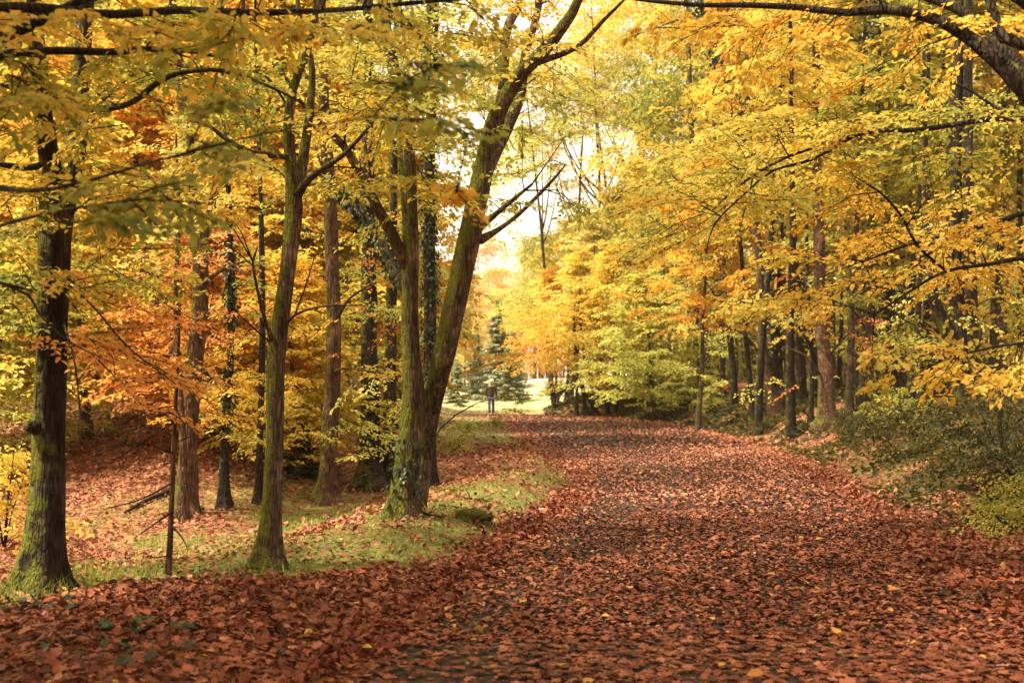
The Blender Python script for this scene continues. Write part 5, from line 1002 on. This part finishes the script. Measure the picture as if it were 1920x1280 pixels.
fallen('fallen_log', 'dark fallen log lying on the leafy slope left of the bare sapling', [(325, 925), (300, 935), (265, 948), (235, 965)], 0.10, 561, 0.3, 'log')
fallen('fallen_branch', 'thin fallen branch in the verge grass below the twin-stemmed tree', [(775, 960), (800, 968), (830, 975)], 0.035, 562)
fallen('fallen_branch', 'thin fallen stick lying on the grass right of the mossy stone', [(870, 938), (895, 940), (920, 943)], 0.03, 563)
fallen('fallen_branch', 'short stick in the shaded litter on the right verge', [(1700, 1010), (1722, 1000), (1745, 985)], 0.02, 564)
def stone(name, label, px, py, sx, sy, sz_, seed):
    g_ = ground_at(px, py); a, b = np.meshgrid(np.linspace(0, 2 * np.pi, 25)[:-1], np.linspace(-0.5, np.pi / 2, 10)); q = 1 + 0.38 * fbm(np.cos(a) * np.cos(b) * 2 + seed, np.sin(a) * np.cos(b) * 2 + np.sin(b) * 3, seed)
    v = np.stack([sx * q * np.cos(a) * np.cos(b), sy * q * np.sin(a) * np.cos(b), sz_ * q * np.sin(b)], -1); i, j = np.meshgrid(np.arange(9), np.arange(24), indexing='ij'); j2 = (j + 1) % 24
    mb = MB(); mb.add(v.reshape(-1, 3), None, np.stack([i * 24 + j, i * 24 + j2, (i + 1) * 24 + j2, (i + 1) * 24 + j], -1).reshape(-1, 4)); o = link(name, mb.mesh(name, M_BARK, True), None, g_); o['moss'] = 0.95; tag(o, label, 'stone')
stone('mossy_stone', 'low moss-covered stone hump in the verge grass right of the twin stems', 868, 968, 0.30, 0.2, 0.09, 3)

# ------------------------------------------------------------------ the walker
def flat_mat(name, col, rough=0.8, var=0.35, scale=9):
    m, nt = new_mat(name); co = N(nt, 'ShaderNodeTexCoord').outputs['Object']; c = mix(nt, noise(nt, co, scale, 3), tuple(x * (1 - var) for x in col), tuple(min(1, x * (1 + var)) for x in col))
    d = N(nt, 'ShaderNodeBsdfPrincipled'); nt.links.new(c, d.inputs['Base Color']); d.inputs['Roughness'].default_value = rough; out(nt, d.outputs[0]); return m
M_SKIN = flat_mat('skin', (0.50, 0.27, 0.19), 0.55, 0.08); M_HAIR = flat_mat('white_hair', (0.72, 0.68, 0.62), 0.7, 0.15, 60); M_JACKET = flat_mat('dark_jacket', (0.055, 0.032, 0.024), 0.8, 0.7, 11); M_SCARF = flat_mat('pale_shoulders', (0.36, 0.30, 0.20), 0.9, 0.25)
M_JEANS = flat_mat('blue_jeans', (0.085, 0.11, 0.20), 0.9, 0.35, 14); M_SHOE = flat_mat('brown_shoe', (0.12, 0.06, 0.04), 0.6)
def skin_obj(name, verts, edges, radii, mat, parent, root=0, sub=2):
    me = bpy.data.meshes.new(name); me.from_pydata(verts, edges, []); me.materials.append(mat); o = link(name, me, parent); m_ = o.modifiers.new('skin', 'SKIN'); m_.use_smooth_shade = True
    for i, r_ in enumerate(radii):
        sv = me.skin_vertices[0].data[i]; sv.radius = (r_, r_) if not isinstance(r_, tuple) else r_; sv.use_root = i == root
    s = o.modifiers.new('subsurf', 'SUBSURF'); s.levels = sub; s.render_levels = sub; return o
gp = ground_at(921, 776.5); Yp = min(gp[1], 57.0); xp = (921 - 960) * Yp / F
w = thing('person', 'distant walker with white hair, dark jacket and blue jeans, at the meadow edge', 'person', (xp, Yp, float(surface(np.array([xp]), np.array([Yp]))[0])), 0.12)
# facing the camera (-Y), weight on one leg, the other foot a little forward
BV = [(0, 0, .94), (0, 0, 1.08), (0, .01, 1.26), (0, .01, 1.42), (0, 0, 1.50), (0, -.01, 1.58), (0, -.015, 1.66), (0, -.01, 1.73),
      (.17, .01, 1.41), (.25, .03, 1.17), (.22, -.06, .96), (.21, -.10, .89), (-.17, .01, 1.41), (-.26, .04, 1.17), (-.25, -.03, .94), (-.24, -.06, .87),
      (.09, 0, .88), (.10, -.03, .50), (.095, .02, .10), (.10, -.12, .045), (-.09, 0, .88), (-.10, -.12, .50), (-.095, -.13, .10), (-.10, -.27, .045)]
BE = [(0, 1), (1, 2), (2, 3), (3, 4), (4, 5), (5, 6), (6, 7), (3, 8), (8, 9), (9, 10), (10, 11), (3, 12), (12, 13), (13, 14), (14, 15), (0, 16), (16, 17), (17, 18), (18, 19), (0, 20), (20, 21), (21, 22), (22, 23)]
BR = [.13, .12, (.15, .11), (.13, .09), .055, .075, .085, .06, .06, .042, .032, .03, .06, .042, .032, .03, .085, .058, .04, .035, .085, .058, .04, .035]
body = skin_obj('body', BV, BE, BR, M_SKIN, w)
for sx, (hx, hy, hz_) in ((1, (.21, -.10, .89)), (-1, (-.24, -.06, .87))):
    for k in range(5):
        l = (.05, .075, .08, .075, .06)[k]; a = (hx + sx * (.012 - (.03 if k == 0 else 0)), hy - .03 + .018 * k, hz_ - .01)
        skin_obj('finger', [a, (a[0], a[1] - (.02 if k == 0 else .004), a[2] - l * .55), (a[0] - sx * .008, a[1] - .012, a[2] - l)], [(0, 1), (1, 2)], [.011, .009, .007], M_SKIN, w, 0, 1)
skin_obj('nose', [(0, -.085, 1.665), (0, -.108, 1.635)], [(0, 1)], [.012, .016], M_SKIN, w, 0, 1)
for sx in (-1, 1):
    skin_obj('ear', [(sx * .082, -.005, 1.665), (sx * .09, .005, 1.63)], [(0, 1)], [.02, .014], M_SKIN, w, 0, 1)
    skin_obj('eye', [(sx * .032, -.082, 1.672), (sx * .036, -.082, 1.672)], [(0, 1)], [.010, .010], M_SHOE, w, 0, 1)
skin_obj('mouth', [(-.022, -.083, 1.60), (.022, -.083, 1.60)], [(0, 1)], [.007, .007], flat_mat('lips', (0.35, 0.12, 0.10)), w, 0, 1)
skin_obj('hair', [(0, .02, 1.645), (0, .012, 1.72), (0, -.02, 1.765)], [(0, 1), (1, 2)], [.088, .098, .07], M_HAIR, w, 1)
skin_obj('jacket', [(0, 0, .86), (0, 0, 1.08), (0, .01, 1.27), (0, .01, 1.43), (0, .005, 1.49), (.18, .01, 1.41), (.26, .03, 1.17), (.228, -.05, .98), (-.18, .01, 1.41), (-.27, .04, 1.17), (-.258, -.025, .96)],
    [(0, 1), (1, 2), (2, 3), (3, 4), (3, 5), (5, 6), (6, 7), (3, 8), (8, 9), (9, 10)], [(.185, .15), (.175, .14), (.18, .14), (.15, .115), .075, .085, .065, .055, .085, .065, .055], M_JACKET, w, 2)
skin_obj('scarf', [(-.16, -.01, 1.455), (0, -.03, 1.475), (.16, -.01, 1.455)], [(0, 1), (1, 2)], [(.05, .05), (.085, .06), (.05, .05)], M_SCARF, w, 1)
skin_obj('trousers', [(0, 0, .93), (.095, 0, .84), (.10, -.03, .50), (.095, .02, .11), (-.095, 0, .84), (-.10, -.12, .50), (-.095, -.13, .11)], [(0, 1), (1, 2), (2, 3), (0, 4), (4, 5), (5, 6)], [(.15, .12), .10, .078, .066, .10, .078, .066], M_JEANS, w, 0)
for sx, y0 in ((1, .02), (-1, -.13)): skin_obj('shoe', [(sx * .095, y0 + .02, .055), (sx * .10, y0 - .08, .05), (sx * .105, y0 - .17, .04)], [(0, 1), (1, 2)], [.055, .052, .04], M_SHOE, w, 1)
